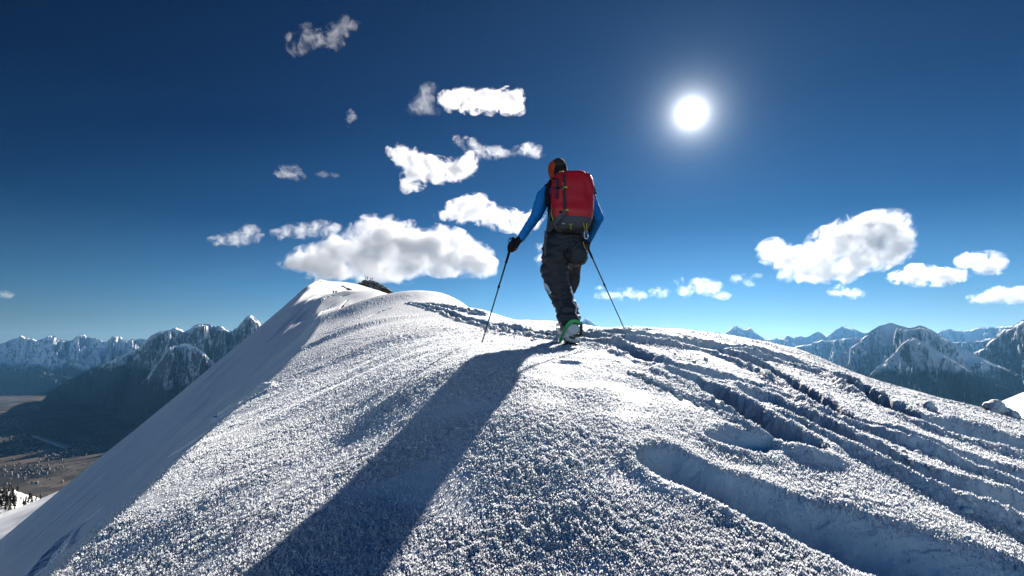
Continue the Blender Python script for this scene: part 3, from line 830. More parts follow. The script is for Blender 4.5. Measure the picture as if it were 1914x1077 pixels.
def hand(wrist, grip_a, grip_b, palm_side, r=.0095, glove=0.0, scale=1.0):
    """a fist closed round a pole grip that runs from grip_a (top) to grip_b"""
    g = (Vector(grip_b) - Vector(grip_a)).normalized(); w = Vector(wrist)
    c = Vector(grip_a).lerp(Vector(grip_b), .45)
    toward = (c - w); toward -= g * toward.dot(g); toward.normalize()
    side = g.cross(toward).normalized() * palm_side
    rg = .019 + r * .6
    sh = [capsule(w, .024 + glove, c - toward * .025 + side * .012, .027 + glove), ellipsoid(c - toward * .012 + side * .020, (.026 + glove, .026 + glove, .044 + glove), g.to_track_quat('Z', 'Y'))]
    for k, (off, ln_) in enumerate(((-.034, .92), (-.012, 1.0), (.010, .95), (.031, .80))):
        b0 = c + g * off + side * rg * 1.35 + toward * .004
        p1 = c + g * off + side * rg * .9 + toward * (rg * 1.25) * ln_
        p2 = c + g * (off + .002) - side * rg * .75 + toward * (rg * 1.1) * ln_
        p3 = c + g * (off + .003) - side * rg * 1.25 - toward * rg * .15
        sh += chain([(b0, (r + glove)), (p1, (r + glove) * .97), (p2, (r + glove) * .9), (p3, (r + glove) * .8)])
    t0 = c - toward * .022 - g * .018; t1 = c - g * .040 - toward * .006 - side * rg * .8; t2 = c - g * .046 + toward * rg * .6 - side * rg * 1.3
    sh += chain([(t0, (r + glove) * 1.25), (t1, (r + glove) * 1.05), (t2, (r + glove) * .9)])
    return sh

# joints, set in the climber's own pose
HEAD = K(1043, 319, .02); NECK = K(1050, 345, .0); CHEST = K(1062, 372, .02); WAIST = K(1058, 430, .0); HIPS = K(1056, 455, .0)
LSH, RSH = K(1021, 357, .02), K(1094, 358, .05)
LEL, LWR = K(1002, 404, .03), K(973, 446, -.02)
REL, RWR = K(1117, 408, -.02), K(1101, 446, .14)
LHIP, RHIP = K(1038, 462, 0), K(1077, 466, .0)
LKN, LAN = K(1035, 534, .14), K(1062, 600, .0)
RKN, RAN = K(1073, 500, .50), K(1054, 592, .62)
LG0, LG1 = K(959, 448, -.03), K(953, 480, -.05)
RG0, RG1 = K(1092, 449, .22), K(1099, 480, .26)

person_shapes = [ellipsoid(HEAD, (.072, .090, .105)), ellipsoid(HEAD + Vector((-.006, .020, -.055)), (.055, .070, .060)),
    capsule(NECK + Vector((0, .0, -.03)), .058, HEAD + Vector((0, 0, -.05)), .052),
    capsule(CHEST, .13, WAIST, .12), capsule(LSH, .055, RSH, .055), capsule(CHEST, .12, NECK, .07),
    ellipsoid(HIPS, (.155, .11, .11))]
# face, turned ahead and to the left
fd = Vector((-.45, .88, 0)).normalized(); fs = Vector((.88, .45, 0)).normalized()
person_shapes += [capsule(HEAD + fd * .085 + Vector((0, 0, .012)), .010, HEAD + fd * .108 + Vector((0, 0, -.022)), .014),
    ellipsoid(HEAD + fd * .080 + Vector((0, 0, -.055)), (.024, .020, .009)), ellipsoid(HEAD + fd * .072 + Vector((0, 0, -.085)), (.026, .022, .020)),
    ellipsoid(HEAD + fd * .074 + fs * .030 + Vector((0, 0, .006)), (.014, .012, .010)), ellipsoid(HEAD + fd * .074 - fs * .030 + Vector((0, 0, .006)), (.014, .012, .010)),
    ellipsoid(HEAD - fs * .078 + Vector((0, -.01, -.01)), (.010, .018, .030)), ellipsoid(HEAD + fs * .078 + Vector((0, -.01, -.01)), (.010, .018, .030))]
person_shapes += chain([(LSH, .052), (LEL, .038), (LWR, .026)]) + chain([(RSH, .052), (REL, .038), (RWR, .026)])
person_shapes += chain([(LHIP, .090), (LKN, .055), (LAN, .042)]) + chain([(RHIP, .090), (RKN, .050), (RAN, .038)])
person_shapes += hand(LWR, LG0, LG1, 1) + hand(RWR, RG0, RG1, -1)
person = fuse('person', person_shapes, C_SKIN, voxel=.0075, smooth=3)
tag(person, 'large ski tourer seen from behind in blue sleeves and dark trousers, climbing with two poles', 'person')

shirt = fuse('shirt', chain([(LSH + Vector((.03, 0, -.02)), .088), (LSH.lerp(LEL, .25), .080), (LEL, .060), (LWR, .040)]) + chain([(RSH + Vector((-.03, 0, -.02)), .088), (RSH.lerp(REL, .25), .080), (REL, .062), (RWR, .042)]) + [capsule(CHEST, .135, WAIST, .125)],
             C_BLUE, person, .010, 4, creases(.05, .05, .022, .0045, 3))
vest = fuse('vest', [capsule(LSH + Vector((.035, 0, 0)), .080, RSH + Vector((-.035, 0, 0)), .080), capsule(CHEST + Vector((-.06, 0, 0)), .155, WAIST + Vector((-.045, 0, .02)), .145), capsule(CHEST, .165, WAIST, .15), capsule(CHEST + Vector((.05, 0, 0)), .15, WAIST + Vector((.045, 0, .02)), .145),
    capsule(NECK + Vector((0, 0, -.07)), .13, NECK + Vector((0, 0, -.03)), .09), capsule(NECK + Vector((0, 0, -.05)), .09, NECK + Vector((0, 0, .012)), .066), ellipsoid(WAIST + Vector((0, 0, -.03)), (.205, .15, .09))], C_BLACK, person, .012, 5, creases(.12, .12, .05, .008, 9))

def tf(c):
    n = creases(.13, .15, .075, .018, 4)(c)
    return n
pel = [ellipsoid(HIPS + Vector((-.005, 0, .02)), (.205, .155, .15)), ellipsoid(K(1060, 437), (.190, .145, .07)),
    ellipsoid(K(1078, 470, -.05), (.106, .125, .142)), ellipsoid(K(1084, 478, -.08), (.072, .09, .098)), ellipsoid(K(1038, 474, -.02), (.125, .130, .15))]
trousers = fuse('trousers', pel + chain([(K(1039, 470), .140), (K(1036, 505, .05), .137), (K(1041, 536, .10), .118), (K(1054, 566, .08), .108), (K(1062, 584, .02), .113), (K(1063, 594, .0), .118)])
    + chain([(K(1079, 468, -.02), .105), (K(1075, 482, .25), .088), (K(1073, 498, .48), .070), (K(1072, 526, .52), .066)]) + chain([(K(1071, 528, .52), .064), (K(1062, 552, .56), .058), (RAN, .062)]),
    C_TROUSER, person, .011, 4, tf)
# pale scuffed patch at the knee, leg zip caked with snow, side strap
fuse('knee_patch', [ellipsoid(K(1022, 537, -.0), (.020, .016, .048), Quaternion((0, 1, 0), R(-32))), ellipsoid(K(1028, 547, -.0), (.016, .012, .02))], C_CAKE, trousers, .005, 2)
zp = [K(1066, 536, -.02), K(1072, 552, -.045), K(1071, 564, -.05), K(1078, 574, -.09), K(1076, 585, -.115), K(1084, 598, -.125)]
tube('leg_zip', zp, [.006, .005, .007, .005, .007, .005], C_CAKE, trousers)

hair = fuse('hair', [ellipsoid(HEAD + Vector((.004, -.012, .030)), (.082, .094, .092))], C_HAIR, person, .006, 1, lambda c: .007 * mnoise.noise(c * 60) + .004 * mnoise.noise(c * 160))
band = fuse('headband', [ellipsoid(HEAD + Vector((.008, -.020, -.004)), (.086, .090, .082))], C_BLACK, person, .006, 3, creases(.03, .03, .02, .003))
fuse('brim', [ellipsoid(HEAD + Vector((-.042, -.004, .012)), (.062, .090, .088)), ellipsoid(HEAD + Vector((-.058, -.010, -.055)), (.034, .045, .058))], C_ORANGE, band, .006, 3, creases(.03, .03, .02, .003))
tube('strap', [HEAD + Vector((-.05, -.05, -.03)), HEAD + Vector((-.075, -.03, -.075)), HEAD + Vector((-.06, .02, -.11))], .006, C_BLACK, band)

def glove(wrist, a_, b_, side):
    g = fuse('glove', hand(wrist, a_, b_, side, .0095, .0045) + [capsule(wrist, .040, Vector(wrist).lerp(Vector(a_).lerp(Vector(b_), .4), .35), .036)], C_BLACK, person, .006, 2, creases(.02, .02, .02, .0015))
    return g
gl = glove(LWR, LG0, LG1, 1); glove(RWR, RG0, RG1, -1)
fuse('palm_patch', [ellipsoid(K(965, 466, -.075), (.016, .010, .010)), ellipsoid(K(960, 470, -.075), (.010, .008, .008))], cloth_mat('tan_leather', (.30, .13, .07), .6), gl, .003, 1)

# boots
def boot(toe, heel, ankle, calf, detail):
    b_ = bpy.data.objects.new('boot', None); COL.objects.link(b_); b_.parent = person
    f = (toe - heel).normalized(); up = (ankle - heel); up -= f * up.dot(f); up.normalize(); s = f.cross(up).normalized()
    q = Matrix((s, f, up)).transposed().to_quaternion()
    mid = toe.lerp(heel, .5)
    fuse('shell', [ellipsoid(mid + up * .045, (.052, .155, .048), q, p=.6), ellipsoid(toe + up * .045 + f * -.05, (.050, .06, .045), q, p=.7), capsule(heel + up * .05 + f * .045, .055, ankle + up * .02, .062), capsule(ankle, .064, calf, .074)], C_PLAST, b_, .008, 3)
    fuse('sole', [ellipsoid(mid - up * .004, (.047, .158, .016), q, p=.45), ellipsoid(heel + f * .035 - up * .012, (.042, .045, .020), q, p=.5), ellipsoid(toe - f * .08 - up * .012, (.046, .075, .018), q, p=.5)], C_PLAST, b_, .006, 1, lambda c: .004 * mnoise.noise(c * 90))
    if detail:
        o_ = Vector((0, -1, 0))
        arc = [K(1058, 613, -.155), K(1061, 607, -.165), K(1066, 602, -.175), K(1073, 600, -.18), K(1080, 601, -.178), K(1085, 605, -.165)]
        strap('cuff_strap', arc, .030, .012, C_GREEN, o_, b_)
        strap('side_stripe', [K(1057, 610, -.16), K(1053, 622, -.12), K(1048, 634, -.06), K(1046, 641, -.02)], .018, .010, C_GREEN, o_, b_)
        strap('side_stripe', [K(1050, 617, -.12), K(1046, 628, -.07), K(1043, 639, -.02)], .010, .012, C_METAL, o_, b_)
        for k, (x, y) in enumerate(((1044, 607), (1043, 615), (1047, 622))):
            fuse('buckle', [ellipsoid(K(x, y, -.10), (.026, .014, .011), Quaternion((0, 1, 0), R(20 * k)), p=.6), capsule(K(x - 4, y + 3, -.10), .006, K(x + 5, y - 3, -.12), .006)], C_METAL, b_, .003, 1)
        fuse('snow_cake', [ellipsoid(K(1072, 616, -.150), (.062, .028, .058)), ellipsoid(K(1064, 628, -.115), (.045, .035, .055)), ellipsoid(K(1074, 637, -.05), (.060, .030, .022))], C_CAKE, b_, .005, 1, lambda c: .010 * mnoise.noise(c * 45) + .006 * mnoise.noise(c * 110))
        fuse('tread', [ellipsoid(K(1078, 626, -.150), (.045, .020, .016), Quaternion((0, 1, 0), R(18))), ellipsoid(K(1068, 631, -.150), (.028, .016, .011), Quaternion((0, 1, 0), R(18))), ellipsoid(K(1086, 615, -.135), (.016, .03, .075)), ellipsoid(K(1066, 644, -.03), (.085, .03, .018))], C_PLAST, b_, .004, 1, lambda c: .006 * mnoise.noise(c * 70))
    return b_
LTOE = K(1062, 642, .10); LHEEL = K(1074, 611, -.13)
boot(LTOE, LHEEL, K(1065, 600, -.01), K(1058, 586, .03), True)
boot(K(1052, 628, .86), K(1056, 626, .56), K(1056, 606, .60), K(1057, 594, .62), False)
# ------------------------------------------------------------------ backpack
def loft(name, rows, mat, parent=None, p=.55, n=44, dy=-.22, folds=None, sub=5):
    """rows: (photo y, x left, x right, half depth)"""
    ys = [r[0] for r in rows]; V_, F_ = [], []
    yy_ = np.linspace(ys[0], ys[-1], (len(rows) - 1) * sub + 1)
    for y in yy_:
        xl, xr, d = (float(np.interp(y, ys, [r[k] for r in rows])) for k in (1, 2, 3))
        a_, b_ = K(xl, y, dy), K(xr, y, dy); c = (a_ + b_) / 2; hw = (b_ - a_).length / 2
        for j in range(n):
            t = 2 * math.pi * j / n; cx, cy = math.cos(t), math.sin(t)
            V_.append(c + Vector((hw * math.copysign(abs(cx) ** p, cx), d * math.copysign(abs(cy) ** (p * 1.5), cy), 0)))
    m = len(yy_)
    for i in range(m - 1):
        for j in range(n):
            a_ = i * n + j; b_ = i * n + (j + 1) % n; F_.append((a_, a_ + n, b_ + n, b_))
    F_ += [tuple(range(n)), tuple(range((m - 1) * n, m * n))[::-1]]
    o = raw_mesh(name, V_, F_, mat, True, parent)
    if folds:
        me = o.data; me.update(); nv = [v.normal.copy() for v in me.vertices]
        for v, nn in zip(me.vertices, nv): v.co += nn * folds(v.co)
        me.update()
    return o
pack = bpy.data.objects.new('backpack', None); COL.objects.link(pack)
tag(pack, 'tall red backpack with grey base and dark straps, worn by the near climber', 'backpack')
BUL = K(1082, 396, -.35)
def pf(c):
    d = (c - BUL); b_ = math.exp(-(d.x / .10) ** 2 - (d.z / .07) ** 2) * .022 if c.y < 5.1 else 0
    s1 = K(1054, 350, -.35); g_ = -.008 * math.exp(-((c.x - s1.x) / .012) ** 2) if c.y < 5.1 else 0
    s2 = K(1097, 360, -.3); g_ += -.016 * math.exp(-((c.x - s2.x) / .014) ** 2) * max(0, min(1, (c.z - K(1, 400).z) / .1)) if c.y < 5.15 else 0
    return b_ + g_ + creases(.16, .2, .20, .007, 2)(c)
body_ = loft('pack_body', [(320.5,1060,1084,.02),(322,1050,1093,.05),(324.5,1043,1099,.08),(329,1036.5,1104,.105),(337,1032,1107.5,.12),(350,1030.5,1109.5,.128),(372,1030,1110,.14),(395,1030.5,1108.5,.145),(408,1032,1106,.142),(416,1034,1104,.135)], C_RED, pack, folds=pf)
loft('base_panel', [(411,1033,1105,.150),(414,1032.5,1105.5,.152),(421,1034.5,1103,.145),(427,1037.5,1099,.125),(431,1042,1095,.10),(433,1048,1090,.06)], C_GREY, pack, folds=creases(.08, .08, .05, .006, 5))
def S(pts, w, m=C_STRAP, th=.006, name='strap', par=pack, out=(0, -1, 0)): return strap(name, [K(*p) for p in pts], w, th, m, out, par)
S([(1054,325,-.32),(1054,332,-.345),(1054,350,-.356),(1055,372,-.368),(1055.5,392,-.372)], .022)
S([(1041,333,-.33),(1041,350,-.342),(1040,372,-.352)], .026)
S([(1032,350,-.32),(1042,350,-.348),(1054,350,-.364)], .014)
S([(1058,395,-.374),(1050,403,-.374),(1042,412,-.372),(1035,421,-.33)], .036, C_GREY)
S([(1103,330,-.28),(1107,345,-.27),(1108,372,-.27),(1107,398,-.27)], .012)
S([(1082,322.5,-.22),(1092,324,-.25),(1104,328,-.27)], .030, C_BLACK, name='top_trim')
S([(1036,328,-.28),(1048,324.5,-.29),(1062,321.5,-.28)], .016, C_STRAP, name='top_trim')
S([(1104,352,-.28),(1111,354,-.26),(1112,362,-.25)], .012)
S([(1033,414,-.30),(1031,424,-.24),(1024,431,-.16)], .05, C_GREY, name='hip_belt')
S([(1104,414,-.26),(1103,424,-.2),(1100,434,-.12)], .05, C_BLACK, name='hip_belt')
S([(1020,432,-.18),(1019,446,-.19),(1018.5,462,-.185),(1018.8,477,-.18)], .022, C_GREY, name='loose_strap')
S([(1032,338,-.16),(1026,346,-.17),(1022,360,-.16),(1023,380,-.15)], .05, C_BLACK, name='shoulder_strap')
S([(1103,338,-.16),(1108,352,-.12),(1108,370,-.10)], .05, C_BLACK, name='shoulder_strap')
S([(1022,432,-.17),(1026,410,-.2),(1030,396,-.2)], .02, C_GREY, name='strap')
tube('side_zip', [K(1030.5, 392, -.25), K(1031, 402, -.27), K(1034, 412, -.29)], .005, C_YEL, pack)
def clip(x, y, dy, m=C_YEL, r=(.013, .008, .009)):
    return fuse('buckle', [ellipsoid(K(x, y, dy), r, p=.6), ellipsoid(K(x + 2.6, y, dy), (r[0] * .5, r[1], r[2] * 1.2), p=.6)], m, pack, .003, 1)
clip(1057, 350.5, -.372); clip(1059, 393, -.38); clip(1034, 334, -.31, C_BLACK); clip(1042, 351, -.356, C_BLACK); clip(1090, 327, -.30); clip(1105.5, 357, -.275, C_YEL, (.007, .006, .007))
clip(1111, 361, -.25, C_BLACK, (.014, .010, .008)); clip(1104, 401, -.30); clip(1052, 418, -.372, C_METAL, (.006, .005, .006)); clip(1047, 396, -.38, C_BLACK)
tube('pull_cord', [K(1052, 341, -.37), K(1050, 353, -.372), K(1053.5, 355, -.374), K(1052, 341, -.37)], .0035, C_YEL, pack)
tube('pull_cord', [K(1064, 418, -.378), K(1066.5, 421, -.38), K(1067.5, 429, -.36)], .0042, C_YEL, pack)
tube('pull_cord', [K(1071, 418, -.378), K(1066.5, 421, -.38)], .0042, C_YEL, pack)
tube('pull_cord', [K(1090.5, 417, -.36), K(1092, 424, -.35), K(1094, 432, -.30)], .0045, C_YEL, pack)
tube('pull_cord', [K(1096.5, 417, -.35), K(1096.5, 424, -.34), K(1095, 432, -.30)], .0045, C_YEL, pack)
tube('haul_loop', [K(1056, 324, -.20), K(1052, 320, -.20), K(1046, 321, -.2), K(1044, 326, -.2)], .006, C_YEL, pack)
kar = tube('carabiner', [K(1095 + 3.6 * math.cos(t) + .4, 438.5 - 8 * math.sin(t), -.26) for t in np.linspace(0, 2 * math.pi, 25)], .0048, C_METAL)
tag(kar, 'silver oval carabiner hanging from the lower right of the red backpack', 'carabiner')
tube('gate', [K(1098.9, 434, -.265), K(1098.9, 443, -.265)], .006, C_METAL, kar)
pch = fuse('pouch', [ellipsoid(K(1093, 452, -.16), (.022, .018, .036), p=.7)], C_BLACK, None, .005, 2, creases(.03, .03, .03, .004))
tag(pch, 'small black pouch with yellow cord hanging at the right hip below the backpack', 'pouch')
tube('cord', [K(1090, 452, -.185), K(1092, 460, -.185), K(1095, 466, -.17)], .004, C_YEL, pch)

# ------------------------------------------------------------------ ski poles
def pole(g0, g1, tip, label):
    g0, g1, tip = Vector(g0), Vector(g1), Vector(tip)
    d = (tip - g0).normalized()
    sh = tube('ski_pole', [g0 + d * .02, g0.lerp(tip, .45), g0.lerp(tip, .451), tip - d * .03, tip + d * .03], [.0085, .0085, .0072, .0062, .003], C_POLE, n=12)
    tag(sh, label, 'ski pole', 'the climber\'s two ski poles')
    fuse('grip', [capsule(g0 - d * .012, .019, g0 + d * .10, .0155), capsule(g0 + d * .10, .014, g0 + d * .26, .0125), ellipsoid(g0 - d * .016, (.022, .026, .014))], C_BLACK, sh, .004, 2)
    tube('wrist_strap', [g0, g0 + Vector((-.03, -.02, .012)), g0 + Vector((-.045, -.02, -.02)), g0 + Vector((-.03, -.01, -.05)), g0 + d * .04], .005, C_BLACK, sh, flat=2.0)
    q = d.to_track_quat('Z', 'Y'); c = tip - d * .055
    fuse('basket', [ellipsoid(c, (.042, .042, .006), q), capsule(c - d * .02, .010, c + d * .015, .012)], C_BLACK, sh, .004, 1)
    tube('clamp', [g0.lerp(tip, .43), g0.lerp(tip, .46)], .0125, C_PLAST, sh)
def ground(x, y):
    v = 0.5 * math.log(x * x + y * y); u = math.atan2(x, y)
    iu, iv = int(np.searchsorted(_u, u)), int(np.searchsorted(_v, v))
    return float(Z[iv, iu])
(a_, r_) = on_snow(897, 641)
pole(LG0, LG1, (a_[0], a_[1], ground(a_[0], a_[1]) - .065), 'dark ski pole in the left hand, planted in the smooth snow left of the climber')
tp = P(1170, 613, 6.6)
pole(RG0, RG1, (tp.x, tp.y, ground(tp.x, tp.y) - .065), 'dark ski pole behind the right hip, planted far side near the snow crest')

# ------------------------------------------------------------------ skis
def ski(foot, heading, length, label, lift=0.0, tipfrac=.60):
    h_ = Vector(heading).normalized(); s = h_.cross(Vector((0, 0, 1))).normalized(); V_, F_ = [], []
    n = 40
    for i in range(n + 1):
        t = i / n; L = (t - (1 - tipfrac)) * length; c = Vector(foot) + h_ * L
        w = .043 + .016 * abs(2 * t - 1) ** 2
        if t > .94: w *= math.sqrt(max(0.02, 1 - ((t - .94) / .06) ** 2))
        if t < .02: w *= .8
        z = .055 * max(0, (t - .86) / .14) ** 1.8 + .012 * math.sin(math.pi * t)
        for sx, zz in ((-1, 0), (1, 0), (1, .011), (-1, .011)): V_.append(c + s * (w * sx) + Vector((0, 0, z + zz)))
    for i in range(n):
        k = 4 * i
        for a_, b_ in ((0, 1), (1, 2), (2, 3), (3, 0)): F_.append((k + a_, k + 4 + a_, k + 4 + b_, k + b_))
    F_ += [(0, 1, 2, 3), (4 * n + 3, 4 * n + 2, 4 * n + 1, 4 * n)]
    o = raw_mesh('ski', V_, F_, C_PLAST, False); tag(o, label, 'ski', 'the climber\'s touring skis')
    strap('base', [Vector(foot) + h_ * ((t - (1 - tipfrac)) * length) + Vector((0, 0, -.003 + .012 * math.sin(math.pi * t))) for t in np.linspace(.03, .84, 14)], .084, .002, C_GREEN, (0, 0, -1), o)
    f = Vector(foot) + Vector((0, 0, .022))
    fuse('binding', [ellipsoid(f + h_ * .10, (.035, .05, .014), p=.6), ellipsoid(f - h_ * .16, (.03, .035, .018), p=.6), capsule(f - h_ * .1, .012, f + h_ * .05, .012)], C_METAL, o, .005, 1)
    tube('tip_loop', [Vector(foot) + h_ * (tipfrac * length - .01) + s * (.03 * math.cos(t)) + h_ * (.02 * math.sin(t)) + Vector((0, 0, .07)) for t in np.linspace(0, math.pi, 9)], .004, C_METAL, o)
lf = K(1066, 643, .05); hd = Vector((-.40, .92, .0))
lf.z = ground(lf.x, lf.y) - .10
ski(lf, (-.40, .92, .02), 1.72, 'near ski under the raised green-strapped boot, half sunk in the snow')
rf = P(1054, 628, 6.02); tp2 = P(987, 617, 7.05); tp2.z = ground(tp2.x, tp2.y) + .02; rf.z = ground(rf.x, rf.y) + .0
ski(rf, tp2 - rf, 1.72, 'far ski ahead of the near one, its curved tip showing above the track')
# snow kicked up round the boot and rubble along the track
def chunk(x, y, r, seed):
    rn = random.Random(seed); z = ground(x, y)
    return [ellipsoid((x + rn.uniform(-.5, .5) * r, y + rn.uniform(-.5, .5) * r, z + rn.uniform(-.1, .4) * r), (r * rn.uniform(.6, 1), r * rn.uniform(.6, 1), r * rn.uniform(.5, .9)), n=10, m=7) for _ in range(3)]
rub = []; rn = random.Random(11)
for i in range(130):
    px, py = rn.uniform(905, 1052), 0; py = 620 + (px - 905) * .09 + rn.gauss(0, 4.0)
    p_, r_ = on_snow(px, min(max(py, 614), 640))
    rub += chunk(p_[0], p_[1], rn.uniform(.008, .030) * (1.4 if rn.random() < .15 else 1), i)
for i in range(420):
    g_ = rn.choice([3, 4, 5, 6, 7, 9]); pts = GROOVES[g_][0]; k = rn.randrange(len(pts) - 1); t = rn.random()
    px = pts[k][0] * (1 - t) + pts[k + 1][0] * t; py = pts[k][1] * (1 - t) + pts[k + 1][1] * t + rn.gauss(0, 1) * pts[k][2] * 1.0
    if px > 1900 or py < 625: continue
    p_, r_ = on_snow(px, py)
    if r_ > 9.5: continue
    rub += chunk(p_[0], p_[1], rn.uniform(.006, .022), 500 + i)
rb = fuse('snow_rubble', rub, M_SNOW, None, .007, 1)
tag(rb, 'loose crumbs of broken snow thrown out along the ski tracks', 'snow rubble', kind='stuff')
def clod(px, py, Y_, r, label):
    a_, b_ = ray(px, py); x, y = a_ * Y_, Y_; z = ground(x, y); rn = random.Random(px)
    sh = [ellipsoid((x, y, z + r * .5), (r, r * .9, r * .95))] + [ellipsoid((x + rn.uniform(-.8, .8) * r, y + rn.uniform(-.6, .6) * r, z + rn.uniform(-.1, .9) * r), (r * .5,) * 3) for _ in range(6)]
    o = fuse('snow_clod', sh, M_SNOW, None, r * .09, 2, lambda c: r * .12 * mnoise.noise(c / r * 2.2) + r * .05 * mnoise.noise(c / r * 7))
    tag(o, label, 'snow clod', 'snow clods on the track rims')
clod(1861, 752, 6.3, .095, 'big round snow clod standing on the skyline rim near the right edge')
clod(1893, 762, 6.2, .055, 'small snow clod just right of the big round one on the skyline')
clod(1737, 772, 5.2, .050, 'small snow clod in the deep rut, left of a steep bank')
clod(1652, 868, 3.0, .055, 'lumpy snow clod on the open snow between the two front trenches')
clod(1672, 886, 2.9, .038, 'lower smaller clod beside the lumpy one between the front trenches')

# ------------------------------------------------------------------ summit: rocks, people, post
def rock_mat(snow=.60):
    m, N, b_ = material('summit_rock', (.2, .15, .1), 0.85)
    geo = N.n('ShaderNodeNewGeometry'); pos = geo.outputs['Position']
    sn = N.n('ShaderNodeSeparateXYZ'); N.link(geo.outputs['Normal'], sn.inputs[0])
    n1 = N.noise(pos, .9, 6, .7); n2 = N.noise(pos, .25, 4, .6)
    rock = N.mix(n1, (.05, .035, .022), (.30, .20, .10))
    f = N.ramp(N.math('ADD', sn.outputs[2], N.math('MULTIPLY', N.math('SUBTRACT', n2, .5), 1.2)), [(snow, 0.0), (snow + .08, 1.0)])
    N.link(N.mix(f, rock, (.82, .84, .86)), b_.inputs['Base Color'])
    bmp = N.n('ShaderNodeBump'); bmp.inputs['Strength'].default_value = 1.0; bmp.inputs['Distance'].default_value = .6
    N.link(n1, bmp.inputs['Height']); N.link(bmp.outputs[0], b_.inputs['Normal'])
    return m
M_ROCK = rock_mat()
def rock(spots, Y_, label, vox, dep=1.0, amp=.22):
    sh = [ellipsoid(P(x, y, Y_ + d_), (rx * Y_ / 1000, rx * Y_ / 1000 * dep, ry * Y_ / 1000)) for x, y, rx, ry, d_ in spots]
    s_ = Y_ / 1000 * 5
    o = fuse('rock_outcrop', sh, M_ROCK, None, vox, 1, lambda c: s_ * amp * (mnoise.noise(c / s_) * 2 + mnoise.noise(c / s_ * 2.7) * 1.2 + abs(mnoise.noise(c / s_ * 6)) * .9))
    o.data.polygons.foreach_set('use_smooth', [False] * len(o.data.polygons))
    tag(o, label, 'rock', 'bare rocks near the summit')
rock([(684,531,9,7,0),(693,534,12,10,0),(703,537,12,9,0),(712,541,11,7,-2),(721,544,9,5,-2),(676,533,8,4,2),(668,535,7,3,4),(661,537,6,2,6),(728,546,6,3,-2),(696,545,18,8,-4)], 284, 'big brown snow-dusted rock outcrop on the far summit, people on top', .30)
rock([(640,537,4,2,0),(646,540,6,3,0),(651,543,6,3,-3),(656,546,4,2.5,-5)], 205, 'small dark rock rib in the snow between the two summits', .20)
rock([(594,527,5,2,0),(588,529,4,2,0)], 187, 'low dark rock poking out at the left snowy summit', .15)
rock([(668,533.5,2.5,1.5,0),(669,535,2,1.5,0)], 262, 'tiny dark stone left of the big summit outcrop', .15)

def hiker():
    C1 = cloth_mat('hiker_jacket', (.02, .022, .03), .7); C2 = cloth_mat('hiker_trousers', (.03, .03, .035), .7)
    sh = [ellipsoid((0, 0, 1.64), (.09, .10, .125)), capsule((0, 0, 1.45), .06, (0, 0, 1.58), .055), capsule((0, 0, 1.35), .15, (0, 0, .98), .14), capsule((-.17, 0, 1.42), .07, (.17, 0, 1.42), .07)]
    for s in (-1, 1):
        sh += chain([((.19 * s, 0, 1.42), .06), ((.27 * s, .02, 1.14), .045), ((.25 * s, -.14, .92), .035)])
        sh += chain([((.09 * s, 0, .95), .095), ((.11 * s, -.04, .5), .065), ((.12 * s, .02, .06), .05), ((.13 * s, -.10, .04), .04)])
    b = fuse('person', sh, C_SKIN, None, .025, 2)
    sh2 = [capsule((0, 0, 1.38), .18, (0, 0, 1.0), .17), capsule((-.17, 0, 1.42), .09, (.17, 0, 1.42), .09), ellipsoid((0, .15, 1.25), (.15, .1, .25))]
    sh3 = [ellipsoid((0, 0, .95), (.18, .15, .13))]
    for s in (-1, 1):
        sh2 += chain([((.19 * s, 0, 1.42), .08), ((.27 * s, .02, 1.14), .062), ((.25 * s, -.14, .92), .05)])
        sh3 += chain([((.09 * s, 0, .93), .11), ((.11 * s, -.04, .5), .085), ((.12 * s, .02, .08), .075)])
    fuse('jacket', sh2, C1, b, .025, 2); fuse('trousers', sh3, C2, b, .025, 2)
    fuse('cap', [ellipsoid((0, 0, 1.68), (.10, .11, .10))], C1, b, .02, 1)
    return b
hk = hiker()
def put(x, y, Y_, s, rz, label, first=False):
    o = hk
    if not first:
        o = hk.copy(); COL.objects.link(o)
        for ch in hk.children:
            c = ch.copy(); COL.objects.link(c); c.parent = o
    p_ = P(x, y, Y_)
    o.location = p_; o.scale = (s, s, s); o.rotation_euler = (0, 0, rz)
    tag(o, label, 'person', 'tiny people far off at the summit'); return o
people = [(686.5,523.2,284,1.08,.4,'tallest tiny dark figure on the summit rocks, right beside the post'),(683.8,523.6,284,.85,2.0,'tiny dark figure leaning against the summit post, leftmost on the rocks'),
 (692.4,524.5,285,.80,1.2,'short tiny figure on the rocks, between the tallest one and the rightmost one'),(695.6,524.9,285,.95,-.5,'rightmost tiny dark figure standing on the summit rocks')]
for i, a_ in enumerate(people): put(*a_, first=(i == 0))
for px, s_, lb in ((623.0, .85, 'tiny ski tourer below the rocks on the white slope, left one of the pair'), (627.9, 1.0, 'tiny ski tourer below the rocks on the white slope, right one of the pair')):
    o = put(px, 551, 168, s_, .3, lb); o.location.z = ground(o.location.x, o.location.y) - .03
b0 = P(682.4, 525, 284); 
pst = tube('summit_post', [b0 + Vector((0, 0, -.5)), b0 + Vector((0, 0, 2.9))], .09, C_BLACK)
tag(pst, 'thin dark post standing on the far summit rocks', 'post')
tube('crossbar', [b0 + Vector((-.5, 0, 2.2)), b0 + Vector((.5, 0, 2.2))], .07, C_BLACK, pst)
